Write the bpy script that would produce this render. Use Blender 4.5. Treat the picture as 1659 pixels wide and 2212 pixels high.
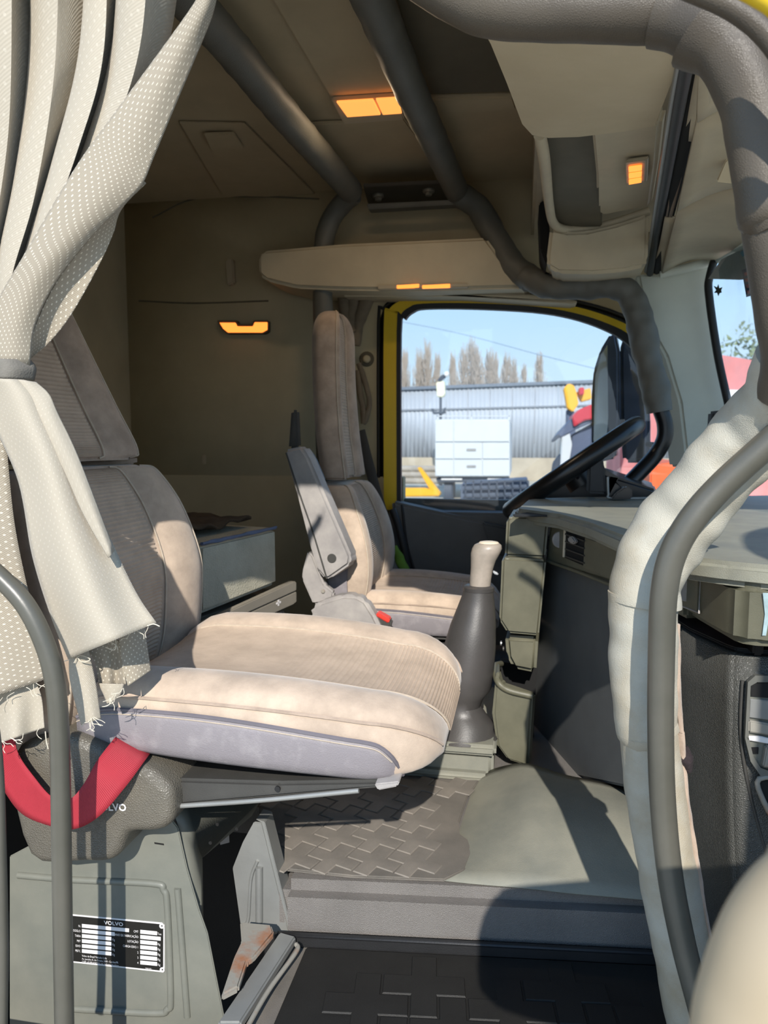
import bpy, bmesh, math, random
from mathutils import Vector, Matrix
random.seed(7)
for o in list(bpy.data.objects): bpy.data.objects.remove(o)
S = bpy.context.scene
COL = S.collection
V = Vector

# ------------------------------------------------------------------ camera
F, IW, IH = 1600.0, 1659.0, 2212.0
YAW = math.radians(10.5)
PIT = math.atan((1106 - 950) / F)
CAM = V((0, 0, 0.9))          # z = 0 is the passenger footwell, +X is the truck's front, +Y across the cab
cd = bpy.data.cameras.new('camera'); cam = bpy.data.objects.new('camera', cd); COL.objects.link(cam)
cam.location = CAM; cam.rotation_euler = (math.pi / 2 - PIT, 0, YAW)
cd.sensor_fit = 'HORIZONTAL'; cd.sensor_width = 36; cd.lens = 36 * F / IW
cd.clip_start = 0.02; cd.clip_end = 400
cd.dof.use_dof = True; cd.dof.focus_distance = 1.25; cd.dof.aperture_fstop = 9.0
S.camera = cam

# ------------------------------------------------------------------ world, sun, exposure
SUNDIR = V((-0.156, 1.0, -0.677)).normalized()
w = bpy.data.worlds.new('world'); S.world = w; w.use_nodes = True
nt = w.node_tree; nt.nodes.clear()
tcw = nt.nodes.new('ShaderNodeTexCoord'); sx = nt.nodes.new('ShaderNodeSeparateXYZ'); nt.links.new(tcw.outputs['Generated'], sx.inputs[0])
sky = nt.nodes.new('ShaderNodeValToRGB'); nt.links.new(sx.outputs['Z'], sky.inputs[0])
el = sky.color_ramp.elements; el[0].position = 0.0; el[0].color = (.66, .78, .88, 1); el[1].position = 1.0; el[1].color = (.17, .36, .74, 1)
for p_, c_ in ((.10, (.58, .75, .92, 1)), (.22, (.43, .66, .93, 1)), (.5, (.27, .50, .86, 1))):
    e_ = el.new(p_); e_.color = c_
bg = nt.nodes.new('ShaderNodeBackground'); bg.inputs['Strength'].default_value = 0.47
wo = nt.nodes.new('ShaderNodeOutputWorld')
nt.links.new(sky.outputs[0], bg.inputs[0]); nt.links.new(bg.outputs[0], wo.inputs[0])
sl = bpy.data.lights.new('sun', 'SUN'); sl.energy = 1.75; sl.angle = math.radians(0.6); sl.color = (1.0, 0.94, 0.86)
so = bpy.data.objects.new('sun', sl); COL.objects.link(so)
so.rotation_euler = SUNDIR.to_track_quat('-Z', 'Y').to_euler(); so.location = (0, -6, 8)
S.view_settings.view_transform = 'Standard'; S.view_settings.look = 'None'
S.view_settings.exposure = 1.75; S.view_settings.gamma = 1.0; S.view_settings.use_curve_mapping = False

# ------------------------------------------------------------------ pixel -> direction helpers (distance always comes from a plane of the cab)
_f = V((-math.sin(YAW) * math.cos(PIT), math.cos(YAW) * math.cos(PIT), -math.sin(PIT)))
_r = V((math.cos(YAW), math.sin(YAW), 0)); _u = _r.cross(_f)
def ray(x, y): return _f + _r * ((x - IW / 2) / F) + _u * ((IH / 2 - y) / F)
def pY(x, y, Y): d = ray(x, y); return CAM + d * (Y / d.y)
def pX(x, y, X): d = ray(x, y); return CAM + d * (X / d.x)
def pZ(x, y, Z): d = ray(x, y); return CAM + d * ((Z - CAM.z) / d.z)
def pP(x, y, P, N): d = ray(x, y); return CAM + d * ((P - CAM).dot(N) / d.dot(N))
def pYs(pts, Y): return [pY(a, b, Y) for a, b in pts]

# ------------------------------------------------------------------ materials
def lin(c): 
    return tuple(((v / 255) / 12.92 if v / 255 <= .04045 else ((v / 255 + .055) / 1.055) ** 2.4) for v in c) + (1,)
MATS = {}
def mat(name, col, rough=.6, var=.12, vs=14, bump=0, bs=220, metal=0, spec=.5, kind=None, emit=0, col2=None, sheen=0, vdetail=5, lo=.35, hi=.7):
    if name in MATS: return MATS[name]
    m = bpy.data.materials.new(name); m.use_nodes = True; MATS[name] = m
    n = m.node_tree; b = n.nodes['Principled BSDF']; L = n.links.new
    c = lin(col); b.inputs['Roughness'].default_value = rough; b.inputs['Metallic'].default_value = metal
    b.inputs['Specular IOR Level'].default_value = spec
    if sheen: b.inputs['Sheen Weight'].default_value = sheen; b.inputs['Sheen Roughness'].default_value = .5
    tc = n.nodes.new('ShaderNodeTexCoord'); co = tc.outputs['Object']
    if var or col2:
        no = n.nodes.new('ShaderNodeTexNoise'); no.inputs['Scale'].default_value = vs; no.inputs['Detail'].default_value = vdetail
        no.inputs['Roughness'].default_value = .62
        L(co, no.inputs['Vector'])
        mr = n.nodes.new('ShaderNodeMapRange'); mr.inputs[1].default_value = lo; mr.inputs[2].default_value = hi
        L(no.outputs['Fac'], mr.inputs[0])
        mx = n.nodes.new('ShaderNodeMix'); mx.data_type = 'RGBA'
        c2 = lin(col2) if col2 else tuple(min(1, v * (1 + var)) for v in c[:3]) + (1,)
        c1 = c if col2 else tuple(v * (1 - var) for v in c[:3]) + (1,)
        mx.inputs['A'].default_value = c1; mx.inputs['B'].default_value = c2
        L(mr.outputs[0], mx.inputs['Factor']); L(mx.outputs['Result'], b.inputs['Base Color'])
        m['mix'] = mx.name
    else: b.inputs['Base Color'].default_value = c
    if bump:
        if kind == 'grain':
            t = n.nodes.new('ShaderNodeTexVoronoi'); t.feature = 'DISTANCE_TO_EDGE'; t.inputs['Scale'].default_value = bs; L(co, t.inputs['Vector']); out = t.outputs['Distance']
        elif kind in ('rib', 'weave'):
            t = n.nodes.new('ShaderNodeTexWave'); t.inputs['Scale'].default_value = bs; t.inputs['Distortion'].default_value = .3
            if kind == 'weave': t.bands_direction = 'DIAGONAL'
            L(tc.outputs['UV'], t.inputs['Vector']); out = t.outputs['Fac']
        else:
            t = n.nodes.new('ShaderNodeTexNoise'); t.inputs['Scale'].default_value = bs; t.inputs['Detail'].default_value = 3; L(co, t.inputs['Vector']); out = t.outputs['Fac']
        bn = n.nodes.new('ShaderNodeBump'); bn.inputs['Strength'].default_value = bump; bn.inputs['Distance'].default_value = .002
        L(out, bn.inputs['Height']); L(bn.outputs[0], b.inputs['Normal'])
    if emit:
        b.inputs['Emission Color'].default_value = c; b.inputs['Emission Strength'].default_value = emit
    return m
def curtain_mat(name, col, dot, dots=True, scale=62, line=1.0):
    m = bpy.data.materials.new(name); m.use_nodes = True; n = m.node_tree; b = n.nodes['Principled BSDF']; L = n.links.new
    b.inputs['Roughness'].default_value = .9; b.inputs['Sheen Weight'].default_value = .15
    tc = n.nodes.new('ShaderNodeTexCoord')
    vo = n.nodes.new('ShaderNodeTexVoronoi'); vo.inputs['Randomness'].default_value = .06; vo.inputs['Scale'].default_value = scale
    mp = n.nodes.new('ShaderNodeMapping'); mp.inputs['Rotation'].default_value = (0, 0, .785); L(tc.outputs['UV'], mp.inputs[0]); L(mp.outputs[0], vo.inputs['Vector'])
    lt = n.nodes.new('ShaderNodeMath'); lt.operation = 'LESS_THAN'; lt.inputs[1].default_value = .17; L(vo.outputs['Distance'], lt.inputs[0])
    wv = n.nodes.new('ShaderNodeTexWave'); wv.inputs['Scale'].default_value = 150; wv.bands_direction = 'DIAGONAL'; L(tc.outputs['UV'], wv.inputs['Vector'])
    mx = n.nodes.new('ShaderNodeMix'); mx.data_type = 'RGBA'; c = lin(col)
    mx.inputs['A'].default_value = tuple(v * (1 - .38 * line) for v in c[:3]) + (1,); mx.inputs['B'].default_value = c; L(wv.outputs['Fac'], mx.inputs['Factor'])
    m2 = n.nodes.new('ShaderNodeMix'); m2.data_type = 'RGBA'; m2.inputs['B'].default_value = lin(dot)
    L(lt.outputs[0], m2.inputs['Factor']); L(mx.outputs['Result'], m2.inputs['A']); L(m2.outputs['Result'], b.inputs['Base Color'])
    ad = n.nodes.new('ShaderNodeMath'); ad.operation = 'MULTIPLY_ADD'; ad.inputs[1].default_value = .35; L(wv.outputs['Fac'], ad.inputs[0]); L(lt.outputs[0], ad.inputs[2])
    bn = n.nodes.new('ShaderNodeBump'); bn.inputs['Strength'].default_value = .55; bn.inputs['Distance'].default_value = .0012; L(ad.outputs[0], bn.inputs['Height']); L(bn.outputs[0], b.inputs['Normal'])
    # thin cloth lets a little sun through
    tr = n.nodes.new('ShaderNodeBsdfTranslucent'); L(m2.outputs['Result'], tr.inputs['Color'])
    ms = n.nodes.new('ShaderNodeMixShader'); ms.inputs[0].default_value = .13; out = n.nodes['Material Output']
    L(b.outputs[0], ms.inputs[1]); L(tr.outputs[0], ms.inputs[2]); L(ms.outputs[0], out.inputs['Surface'])
    return m
def glass_mat(name, tint=(.96, .98, 1), dirt=.03, gloss=.06):
    m = bpy.data.materials.new(name); m.use_nodes = True; n = m.node_tree; n.nodes.clear(); L = n.links.new
    out = n.nodes.new('ShaderNodeOutputMaterial'); tr = n.nodes.new('ShaderNodeBsdfTransparent'); tr.inputs[0].default_value = tint + (1,)
    gl = n.nodes.new('ShaderNodeBsdfGlossy'); gl.inputs['Roughness'].default_value = .02
    a = n.nodes.new('ShaderNodeMixShader'); a.inputs[0].default_value = gloss; L(tr.outputs[0], a.inputs[1]); L(gl.outputs[0], a.inputs[2])
    df = n.nodes.new('ShaderNodeBsdfTranslucent'); df.inputs[0].default_value = (.8, .78, .75, 1)
    no = n.nodes.new('ShaderNodeTexNoise'); no.inputs['Scale'].default_value = 6; no.inputs['Detail'].default_value = 8
    mr = n.nodes.new('ShaderNodeMapRange'); mr.inputs[1].default_value = .45; mr.inputs[2].default_value = .75; mr.inputs[4].default_value = dirt; L(no.outputs['Fac'], mr.inputs[0])
    c = n.nodes.new('ShaderNodeMixShader'); L(mr.outputs[0], c.inputs[0]); L(a.outputs[0], c.inputs[1]); L(df.outputs[0], c.inputs[2]); L(c.outputs[0], out.inputs[0])
    return m

SUEDE = mat('suede beige', (182, 164, 146), .95, .19, 13, .25, 420, spec=.15, sheen=.3)
SUEDE2 = mat('suede beige worn', (168, 150, 134), .95, .2, 16, .25, 420, spec=.15, sheen=.3)
RIBS = mat('ribbed cloth', (186, 168, 150), .95, .1, 20, .2, 300, spec=.15)
PIPING = mat('stitching thread', (182, 168, 150), .8, .1, 60)
VINYL = mat('grey vinyl', (130, 125, 128), .55, .0, 24, .35, 500, spec=.4, col2=(154, 149, 150), lo=.5, hi=.8)
PLGREY = mat('grey seat plastic', (140, 136, 134), .5, .08, 12, .25, 600, spec=.45, col2=(166, 161, 156))
PLDK = mat('dark seat plastic', (62, 61, 58), .5, .1, 16, .2, 600)
CURT = curtain_mat('curtain cloth', (184, 175, 158), (192, 184, 168), scale=92, line=.22)
CURTB = curtain_mat('curtain reverse cloth', (170, 160, 142), (214, 206, 190), scale=92, line=.55)
CURTD = mat('rear curtain cloth', (120, 108, 90), .95, .15, 18, .2, 300)
BAND = mat('grey tie band', (112, 108, 100), .8, .1, 30, .4, 400)
TRIM = mat('beige trim', (196, 184, 158), .62, .09, 5, .12, 700, spec=.35)
TRIM2 = mat('beige stained trim', (198, 184, 154), .7, .0, 4, .12, 700, spec=.3, col2=(212, 198, 170))
TRIM3 = mat('pale pillar trim', (206, 210, 198), .6, .05, 5, .1, 700, spec=.35)
LINER = mat('headliner', (186, 172, 144), .9, .08, 5, .2, 500, spec=.2)
LINERD = mat('dark headliner', (106, 100, 86), .9, .1, 5, .2, 500, spec=.2)
WALLB = mat('rear wall lining', (192, 180, 150), .9, .08, 4, .15, 500, spec=.2)
DARK = mat('black void', (16, 16, 16), .9, .1, 10)
BLACK = mat('black rubber', (26, 26, 27), .55, .15, 20, .15, 400)
BLACKG = mat('black gloss plastic', (22, 22, 23), .3, .1, 20)
DASH = mat('olive dash plastic', (86, 85, 70), .42, .1, 10, .2, 900, spec=.45, col2=(102, 100, 83))
DASHTOP = mat('dash top skin', (120, 121, 112), .55, .08, 9, .35, 900, spec=.5, col2=(142, 141, 126))
DASHDK = mat('dark dash panel', (92, 94, 94), .62, .08, 12, .35, 800, spec=.4)
DASHLE = mat('grained dash panel', (76, 76, 72), .5, .1, 9, .9, 330, spec=.5, kind='grain')
MAT_ = mat('rubber floor mat', (100, 96, 90), .6, .12, 9, .25, 500, spec=.35, col2=(120, 114, 106))
PADM = mat('rubber mat tread', (110, 105, 98), .55, .12, 9, .2, 500, spec=.35, col2=(134, 127, 118))
LEDGE = mat('grained floor trim', (112, 108, 104), .55, .1, 8, .7, 420, spec=.45, kind='grain')
SLOPE = mat('grey tunnel cover', (114, 115, 106), .6, .0, 5, .3, 600, spec=.4, col2=(140, 138, 124))
STEEL = mat('grey painted steel', (106, 108, 100), .45, .0, 7, .08, 500, spec=.5, col2=(122, 122, 112))
STEELB = mat('galvanised steel', (140, 141, 138), .42, .1, 9, .06, 400, metal=.35)
RUST = mat('rusty steel', (140, 136, 126), .65, .0, 9, .15, 200, col2=(150, 92, 52), lo=.52, hi=.66)
PIPE = mat('grey enamel pipe', (78, 77, 69), .36, .0, 7, .05, 300, spec=.5, col2=(90, 88, 80))
PADDK = mat('dark padded cover', (98, 98, 92), .58, .1, 9, .25, 300, spec=.5)
PADMID = mat('grey padded cover', (78, 71, 62), .5, .0, 6, .3, 420, spec=.45, kind='grain', col2=(90, 82, 70))
PADLT = mat('pale leather cover', (178, 174, 160), .55, .0, 6, .35, 420, spec=.4, kind='grain', col2=(154, 138, 110), lo=.45, hi=.75)
RED = mat('red webbing', (162, 46, 57), .65, .06, 20, .5, 60, kind='rib', spec=.35)
REDP = mat('red plastic', (220, 60, 48), .4, .05, 20)
YEL = mat('yellow paint', (214, 180, 28), .35, .04, 8)
GREEN = mat('green cloth', (98, 140, 52), .9, .15, 20, .3, 200)
WHITE = mat('white cloth', (196, 198, 202), .9, .1, 20, .3, 200)
MATTR = mat('mattress vinyl', (172, 168, 150), .55, .0, 14, .8, 130, spec=.4, kind='grain', col2=(190, 186, 168))
MATTE = mat('blue mattress piping', (92, 106, 134), .6, .1, 14)
BUNK = mat('bunk board', (134, 128, 116), .5, .08, 8, .1, 500)
BLANK = mat('brown blanket', (66, 52, 36), .95, .3, 24, .3, 200)
LAMP = mat('warm lamp lens', (255, 158, 78), .5, 0, 10, emit=.42)
LAMPS = mat('warm lamp lens bright', (255, 142, 58), .5, 0, 10, emit=.55)
LFRAME = mat('lamp frame plastic', (186, 174, 150), .5, .05, 10)
PLATE = mat('black anodised plate', (34, 33, 30), .4, .1, 40)
PLATEW = mat('plate silver', (226, 222, 220), .4, .05, 40, spec=.4)
BOLT = mat('bolt steel', (120, 118, 108), .4, .1, 20, metal=.4)
CHROME = mat('bright metal', (200, 200, 200), .25, .05, 20, metal=.8)
GLASS = glass_mat('window glass', (.70, .76, .78)); WGLASS = glass_mat('dusty windscreen glass', (.72, .78, .80), dirt=.22)

# ------------------------------------------------------------------ object helpers
ORG = {}
def setp(o, label=None, cat=None, group=None, kind=None):
    if label: o['label'] = label
    if cat: o['category'] = cat
    if group: o['group'] = group
    if kind: o['kind'] = kind
    return o
def thing(name, label, cat, loc=(0, 0, 0), group=None, kind=None):
    o = bpy.data.objects.new(name, None); COL.objects.link(o); o.location = loc; o.empty_display_size = .05
    ORG[o] = V(loc); return setp(o, label, cat, group, kind)
def link(name, verts, faces, m, parent=None, smooth=True, ang=38, uv=None):
    verts = [V(v) for v in verts]
    if parent is None:
        lo = V((min(v.x for v in verts), min(v.y for v in verts), min(v.z for v in verts)))
        hi = V((max(v.x for v in verts), max(v.y for v in verts), max(v.z for v in verts)))
        org = V(((lo.x + hi.x) / 2, (lo.y + hi.y) / 2, lo.z))
    else: org = ORG[parent]
    me = bpy.data.meshes.new(name); me.from_pydata([v - org for v in verts], [], faces)
    if uv:
        lay = me.uv_layers.new(name='UVMap')
        for l in me.loops: lay.data[l.index].uv = uv[l.vertex_index]
    me.update()
    bm = bmesh.new(); bm.from_mesh(me); bmesh.ops.recalc_face_normals(bm, faces=bm.faces); bm.to_mesh(me); bm.free()
    if smooth:
        me.polygons.foreach_set('use_smooth', [True] * len(me.polygons)); me.set_sharp_from_angle(angle=math.radians(ang))
    me.materials.append(m)
    o = bpy.data.objects.new(name, me); COL.objects.link(o)
    if parent: o.parent = parent
    else: o.location = org
    ORG[o] = org; return o
def frombm(name, bm, m, parent=None, smooth=True, ang=38):
    bm.verts.ensure_lookup_table(); bm.verts.index_update()
    vs = [v.co.copy() for v in bm.verts]; fs = [[v.index for v in f.verts] for f in bm.faces]; bm.free()
    return link(name, vs, fs, m, parent, smooth, ang)
def prism(name, pts, vec, m, parent=None, bevel=0, seg=2, ang=38):
    """closed outline pts swept by vec"""
    bm = bmesh.new(); vec = V(vec)
    a = [bm.verts.new(p) for p in pts]; b = [bm.verts.new(V(p) + vec) for p in pts]; n = len(a)
    bm.faces.new(a); bm.faces.new(b[::-1])
    for i in range(n): bm.faces.new((a[i], b[i], b[(i + 1) % n], a[(i + 1) % n]))
    bmesh.ops.recalc_face_normals(bm, faces=bm.faces)
    if bevel: bmesh.ops.bevel(bm, geom=bm.edges[:], offset=bevel, segments=seg, affect='EDGES', clamp_overlap=True)
    return frombm(name, bm, m, parent, True, ang)
def box(name, lo, hi, m, parent=None, bevel=.004, seg=2):
    p = [(lo[0], lo[1], lo[2]), (hi[0], lo[1], lo[2]), (hi[0], hi[1], lo[2]), (lo[0], hi[1], lo[2])]
    return prism(name, p, (0, 0, hi[2] - lo[2]), m, parent, bevel, seg)
def cat(pts, res=8, closed=False):
    P = [V(p) for p in pts]; n = len(P); out = []
    for i in range(n if closed else n - 1):
        p0 = P[(i - 1) % n] if (closed or i > 0) else P[0] * 2 - P[1]
        p1 = P[i]; p2 = P[(i + 1) % n]
        p3 = P[(i + 2) % n] if (closed or i + 2 < n) else P[-1] * 2 - P[-2]
        for k in range(res):
            t = k / res
            out.append(.5 * ((2 * p1) + (p2 - p0) * t + (2 * p0 - 5 * p1 + 4 * p2 - p3) * t * t + (3 * p1 - p0 - 3 * p2 + p3) * t ** 3))
    if not closed: out.append(P[-1])
    return out
def lerpl(L, t):
    if not isinstance(L, (list, tuple)): return L
    f = t * (len(L) - 1); i = min(int(f), len(L) - 2); return L[i] + (L[i + 1] - L[i]) * (f - i)
def tube(name, pts, r, m, parent=None, n=14, res=8, wob=0, smoothp=True, closed=False, flat=1.0, seed=0, ang=50):
    P = cat(pts, res, closed) if smoothp else [V(p) for p in pts]
    N = len(P); T = []
    for i in range(N):
        a = P[(i - 1) % N] if (closed or i > 0) else P[0]; b = P[(i + 1) % N] if (closed or i < N - 1) else P[-1]
        T.append((b - a).normalized())
    up = V((0, 0, 1)) if abs(T[0].z) < .9 else V((1, 0, 0))
    nrm = (up - T[0] * up.dot(T[0])).normalized(); vs = []; fs = []; rnd = random.Random(seed)
    ph = [rnd.uniform(0, 6.3) for _ in range(6)]; s = 0
    for i in range(N):
        if i: s += (P[i] - P[i - 1]).length
        nrm = (nrm - T[i] * nrm.dot(T[i])).normalized(); bi = T[i].cross(nrm); rr = lerpl(r, i / (N - 1))
        for k in range(n):
            th = 2 * math.pi * k / n
            q = rr
            if wob: q *= 1 + wob * (math.sin(s * 42 + 2 * th + ph[0]) + .7 * math.sin(s * 77 - 3 * th + ph[1]) + .5 * math.sin(s * 130 + th + ph[2])) * .5
            vs.append(P[i] + nrm * (q * math.cos(th)) + bi * (q * flat * math.sin(th)))
    rows = N if closed else N - 1
    for i in range(rows):
        for k in range(n):
            j = (i + 1) % N
            fs.append((i * n + k, i * n + (k + 1) % n, j * n + (k + 1) % n, j * n + k))
    if not closed: fs.append(tuple(range(n))[::-1]); fs.append(tuple((N - 1) * n + k for k in range(n)))
    return link(name, vs, fs, m, parent, True, ang)
def grid(name, rows, m, parent=None, thick=0, uvs=None, ang=60, close_u=False):
    R = len(rows); C = len(rows[0]); vs = [p for r in rows for p in r]; fs = []
    for i in range(R - 1):
        for j in range(C if close_u else C - 1):
            k = (j + 1) % C
            fs.append((i * C + j, i * C + k, (i + 1) * C + k, (i + 1) * C + j))
    uv = None
    if uvs: uv = [uvs(i, j) for i in range(R) for j in range(C)]
    o = link(name, vs, fs, m, parent, True, ang, uv)
    if thick:
        md = o.modifiers.new('thickness', 'SOLIDIFY'); md.thickness = thick; md.offset = 0
    return o
def loft(name, loops, m, parent=None, ang=50):
    n = len(loops[0]); vs = [p for l in loops for p in l]; fs = []
    for i in range(len(loops) - 1):
        for k in range(n): fs.append((i * n + k, i * n + (k + 1) % n, (i + 1) * n + (k + 1) % n, (i + 1) * n + k))
    fs.append(tuple(range(n))[::-1]); fs.append(tuple((len(loops) - 1) * n + k for k in range(n)))
    return link(name, vs, fs, m, parent, True, ang)
def disc(name, c, nrm, r, h, m, parent=None, n=20, bevel=0, r2=None):
    nrm = V(nrm).normalized(); a = nrm.orthogonal().normalized(); b = nrm.cross(a); c = V(c)
    prof = [(r, 0), (r, h - bevel), (r2 or max(r - bevel, r * .4), h)] if bevel or r2 else [(r, 0), (r, h)]
    loops = [[c + nrm * z + a * (q * math.cos(t)) + b * (q * math.sin(t)) for t in [2 * math.pi * k / n for k in range(n)]] for q, z in prof]
    return loft(name, loops, m, parent, 40)
def ring(name, outer, inner, vec, m, parent=None):
    """frame between two outlines with equal point counts, swept by vec"""
    n = len(outer); vec = V(vec); vs = list(outer) + list(inner) + [V(p) + vec for p in outer] + [V(p) + vec for p in inner]; fs = []
    for i in range(n):
        j = (i + 1) % n
        fs += [(i, j, n + j, n + i), (2 * n + i, 3 * n + i, 3 * n + j, 2 * n + j), (i, 2 * n + i, 2 * n + j, j), (n + i, n + j, 3 * n + j, 3 * n + i)]
    return link(name, vs, fs, m, parent, True, 35)
def text(name, s, org, ex, ez, size, m, parent, align='LEFT', bold=0, xs=1.0):
    """flat lettering: org = baseline start, ex/ez = reading direction and up"""
    cu = bpy.data.curves.new(name, 'FONT'); cu.body = s; cu.size = size; cu.align_x = align; cu.resolution_u = 2; cu.offset = bold
    t = bpy.data.objects.new(name, cu); COL.objects.link(t)
    me = bpy.data.meshes.new_from_object(t.evaluated_get(bpy.context.evaluated_depsgraph_get()))
    bpy.data.objects.remove(t)
    ex = V(ex).normalized(); ez = (V(ez) - ex * V(ez).dot(ex)).normalized()
    o_ = ORG[parent]
    for v in me.vertices: v.co = V(org) + ex * (v.co.x * xs) + ez * v.co.y - o_
    me.materials.clear(); me.materials.append(m); me.name = name
    o = bpy.data.objects.new(name, me); COL.objects.link(o); o.parent = parent; ORG[o] = o_
    return o
def pillow(name, pts, vec, r, m, parent=None, res=4, seg=6):
    """smooth outline swept by vec with rounded front edge of radius r"""
    P = cat(pts, res, True); c = sum(P, V()) / len(P); vec = V(vec); vn = vec.normalized(); n = len(P); loops = []
    ins = []
    for i in range(n):
        t = (P[(i + 1) % n] - P[i - 1]).normalized(); q = vn.cross(t).normalized()
        if q.dot(c - P[i]) < 0 and sum(((vn.cross((P[(k + 1) % n] - P[k - 1]).normalized())).dot(c - P[k])) for k in range(n)) > 0: pass
        ins.append(q)
    if sum(ins[k].dot(c - P[k]) for k in range(n)) < 0: ins = [-q for q in ins]
    for k in range(seg + 1):
        a = math.pi / 2 * k / seg
        loops.append([P[i] + ins[i] * (r * (1 - math.sin(a))) + vn * (r * (1 - math.cos(a))) for i in range(n)])
    loops.append([p + vec for p in P])
    return loft(name, loops, m, parent, 55)
def struct(o): o['kind'] = 'structure'; return o

exec_order = []
# ================================================================== THE SETTING
def st(o, label, cat_='trim'): return setp(o, label, cat_, None, 'structure')
YF = 2.97      # far (driver's) side wall
# floor and raised centre platform
fl = box('floor', (-.40, .93, -.08), (1.05, 3.05, 0), MAT_, None, .004)
st(box('floor_step', (-1.7, .93, -.5), (-.38, 1.52, -.44), BLACK, None, .004), 'dark entry step well below the seat box', 'step')
st(box('wall_step', (-1.7, 1.52, -.5), (-.38, 1.56, .1), BLACK, None, .004), 'dark inner wall of the step well', 'wall'); st(fl, 'dark rubber covered footwell floor of the cab', 'floor')
LA, LB = V((-.42, 1.197, 0)), V((.62, 1.31, 0))          # foot of the ledge
pl = [LA, LB, V((1.0, 1.35, 0)), V((1.0, 3.04, 0)), V((-1.68, 3.04, 0)), V((-1.68, 1.5, 0)), V((-.42, 1.5, 0))]
plat = prism('trim_1', pl, (0, 0, .108), LEDGE, None, .022, 4); st(plat, 'grey grained plastic ledge around the raised cab floor', 'floor trim')
ld = (LB - LA).normalized(); ln = V((ld.y, -ld.x, 0))
rub = prism('mat_upturn', [LA + ln * .004 + V((0, 0, .0)), LB + ln * .004, LB + ln * .018 , LA + ln * .018], (0, 0, .028), BLACK, plat, .006, 3)
# plus-shaped treads: the plus pentomino tiles the plane
def plus_mesh(s, g, h, m=None):
    c = s / 2; a = c * 3 - g; b = c - g
    o = [(-b, -a), (b, -a), (b, -b), (a, -b), (a, b), (b, b), (b, a), (-b, a), (-b, b), (-a, b), (-a, -b), (-b, -b)]
    bm = bmesh.new(); lo = [bm.verts.new((x, y, 0)) for x, y in o]; k = .0012
    up = [bm.verts.new((x - math.copysign(k, x), y - math.copysign(k, y), h)) for x, y in o]
    bm.faces.new(up)
    for i in range(12): bm.faces.new((lo[i], lo[(i + 1) % 12], up[(i + 1) % 12], up[i]))
    bmesh.ops.recalc_face_normals(bm, faces=bm.faces)
    me = bpy.data.meshes.new('tread'); bm.to_mesh(me); bm.free(); me.materials.append(m or PADM); return me
def treads(parent, cx, cy, z, s, ang, inside, h=.0025, m=None):
    me = plus_mesh(s, .0016, h, m); ca, sa = math.cos(ang), math.sin(ang)
    for i in range(-14, 15):
        for j in range(-14, 15):
            x, y = (2 * i - j) * s, (i + 2 * j) * s
            X, Y = cx + ca * x - sa * y, cy + sa * x + ca * y
            if not inside(X, Y): continue
            o = bpy.data.objects.new('tread', me); COL.objects.link(o); o.parent = parent
            o.location = V((X, Y, z)) - ORG[parent]; o.rotation_euler = (0, 0, ang)
def ledgeY(x): return LA.y + (x - LA.x) * (LB.y - LA.y) / (LB.x - LA.x)
MATLOW = mat('black rubber mat darkened for shade', (34, 33, 31), .55, .12, 9, .25, 500, spec=.3)  # black rubber, colour darkened further for the shadow over the lower footwell
PADLOW = mat('black rubber tread darkened for shade', (35, 34, 32), .55, .12, 9, .2, 500, spec=.3)  # treads carry the same painted-in shade as the mat
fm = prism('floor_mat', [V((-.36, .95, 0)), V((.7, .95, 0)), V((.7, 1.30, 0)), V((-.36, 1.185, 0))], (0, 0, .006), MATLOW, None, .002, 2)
setp(fm, 'black rubber mat, darkened for shade, with cross shaped treads lying in the lower footwell', 'floor mat')
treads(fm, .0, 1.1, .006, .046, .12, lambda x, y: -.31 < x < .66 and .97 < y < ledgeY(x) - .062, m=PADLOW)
mo = [pZ(a, b, .11) for a, b in [(560, 1716), (560, 1800), (606, 1882), (760, 1898), (960, 1906), (1004, 1884), (1020, 1845), (1012, 1820), (992, 1805), (992, 1780), (1010, 1725), (1035, 1690), (900, 1687)]]
um = prism('floor_mat', mo, (0, 0, .006), MAT_, None, .002, 2)
setp(um, 'grey rubber mat with cross shaped treads on the raised floor under the seat', 'floor mat')
def inmat(x, y, m=.035):
    for dx, dy in ((0, 0), (m, 0), (-m, 0), (0, m), (0, -m)):
        c = False; n = len(mo)
        for i in range(n):
            a, b = mo[i], mo[(i + 1) % n]
            if (a.y > y + dy) != (b.y > y + dy) and x + dx < (b.x - a.x) * (y + dy - a.y) / (b.y - a.y) + a.x: c = not c
        if not c: return False
    return True
treads(um, -.2, 1.45, .116, .034, -.35, lambda x, y: inmat(x, y, .036), .002)
# sloping moulded cover between the mat and the firewall
top = [(1000, 1690), (1040, 1672), (1085, 1656), (1140, 1650), (1220, 1674), (1300, 1690), (1375, 1712), (1460, 1735)]
bot = [(955, 1902), (1030, 1910), (1100, 1916), (1160, 1922), (1230, 1930), (1300, 1936), (1390, 1944), (1500, 1954)]
tp = []; bt = []
for i, (a, b) in enumerate(zip(top, bot)):
    Yt = 1.70 - .03 * max(0, i - 2); tp.append(pY(a[0], a[1], Yt)); bt.append(pZ(b[0], b[1], .112))
rows = []
for k in range(13):
    t = k / 12; r_ = []
    for i in range(8):
        p = bt[i].lerp(tp[i], t); bul = math.sin(math.pi * t) * .028 * min(1, i / 3); r_.append(p + V((-.1 * bul, 0, bul)))
    rows.append(cat(r_, 4))
slope = grid('trim_2', rows, SLOPE, None, .002); st(slope, 'smooth grey moulded cover sloping up to the firewall', 'floor trim')
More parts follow.
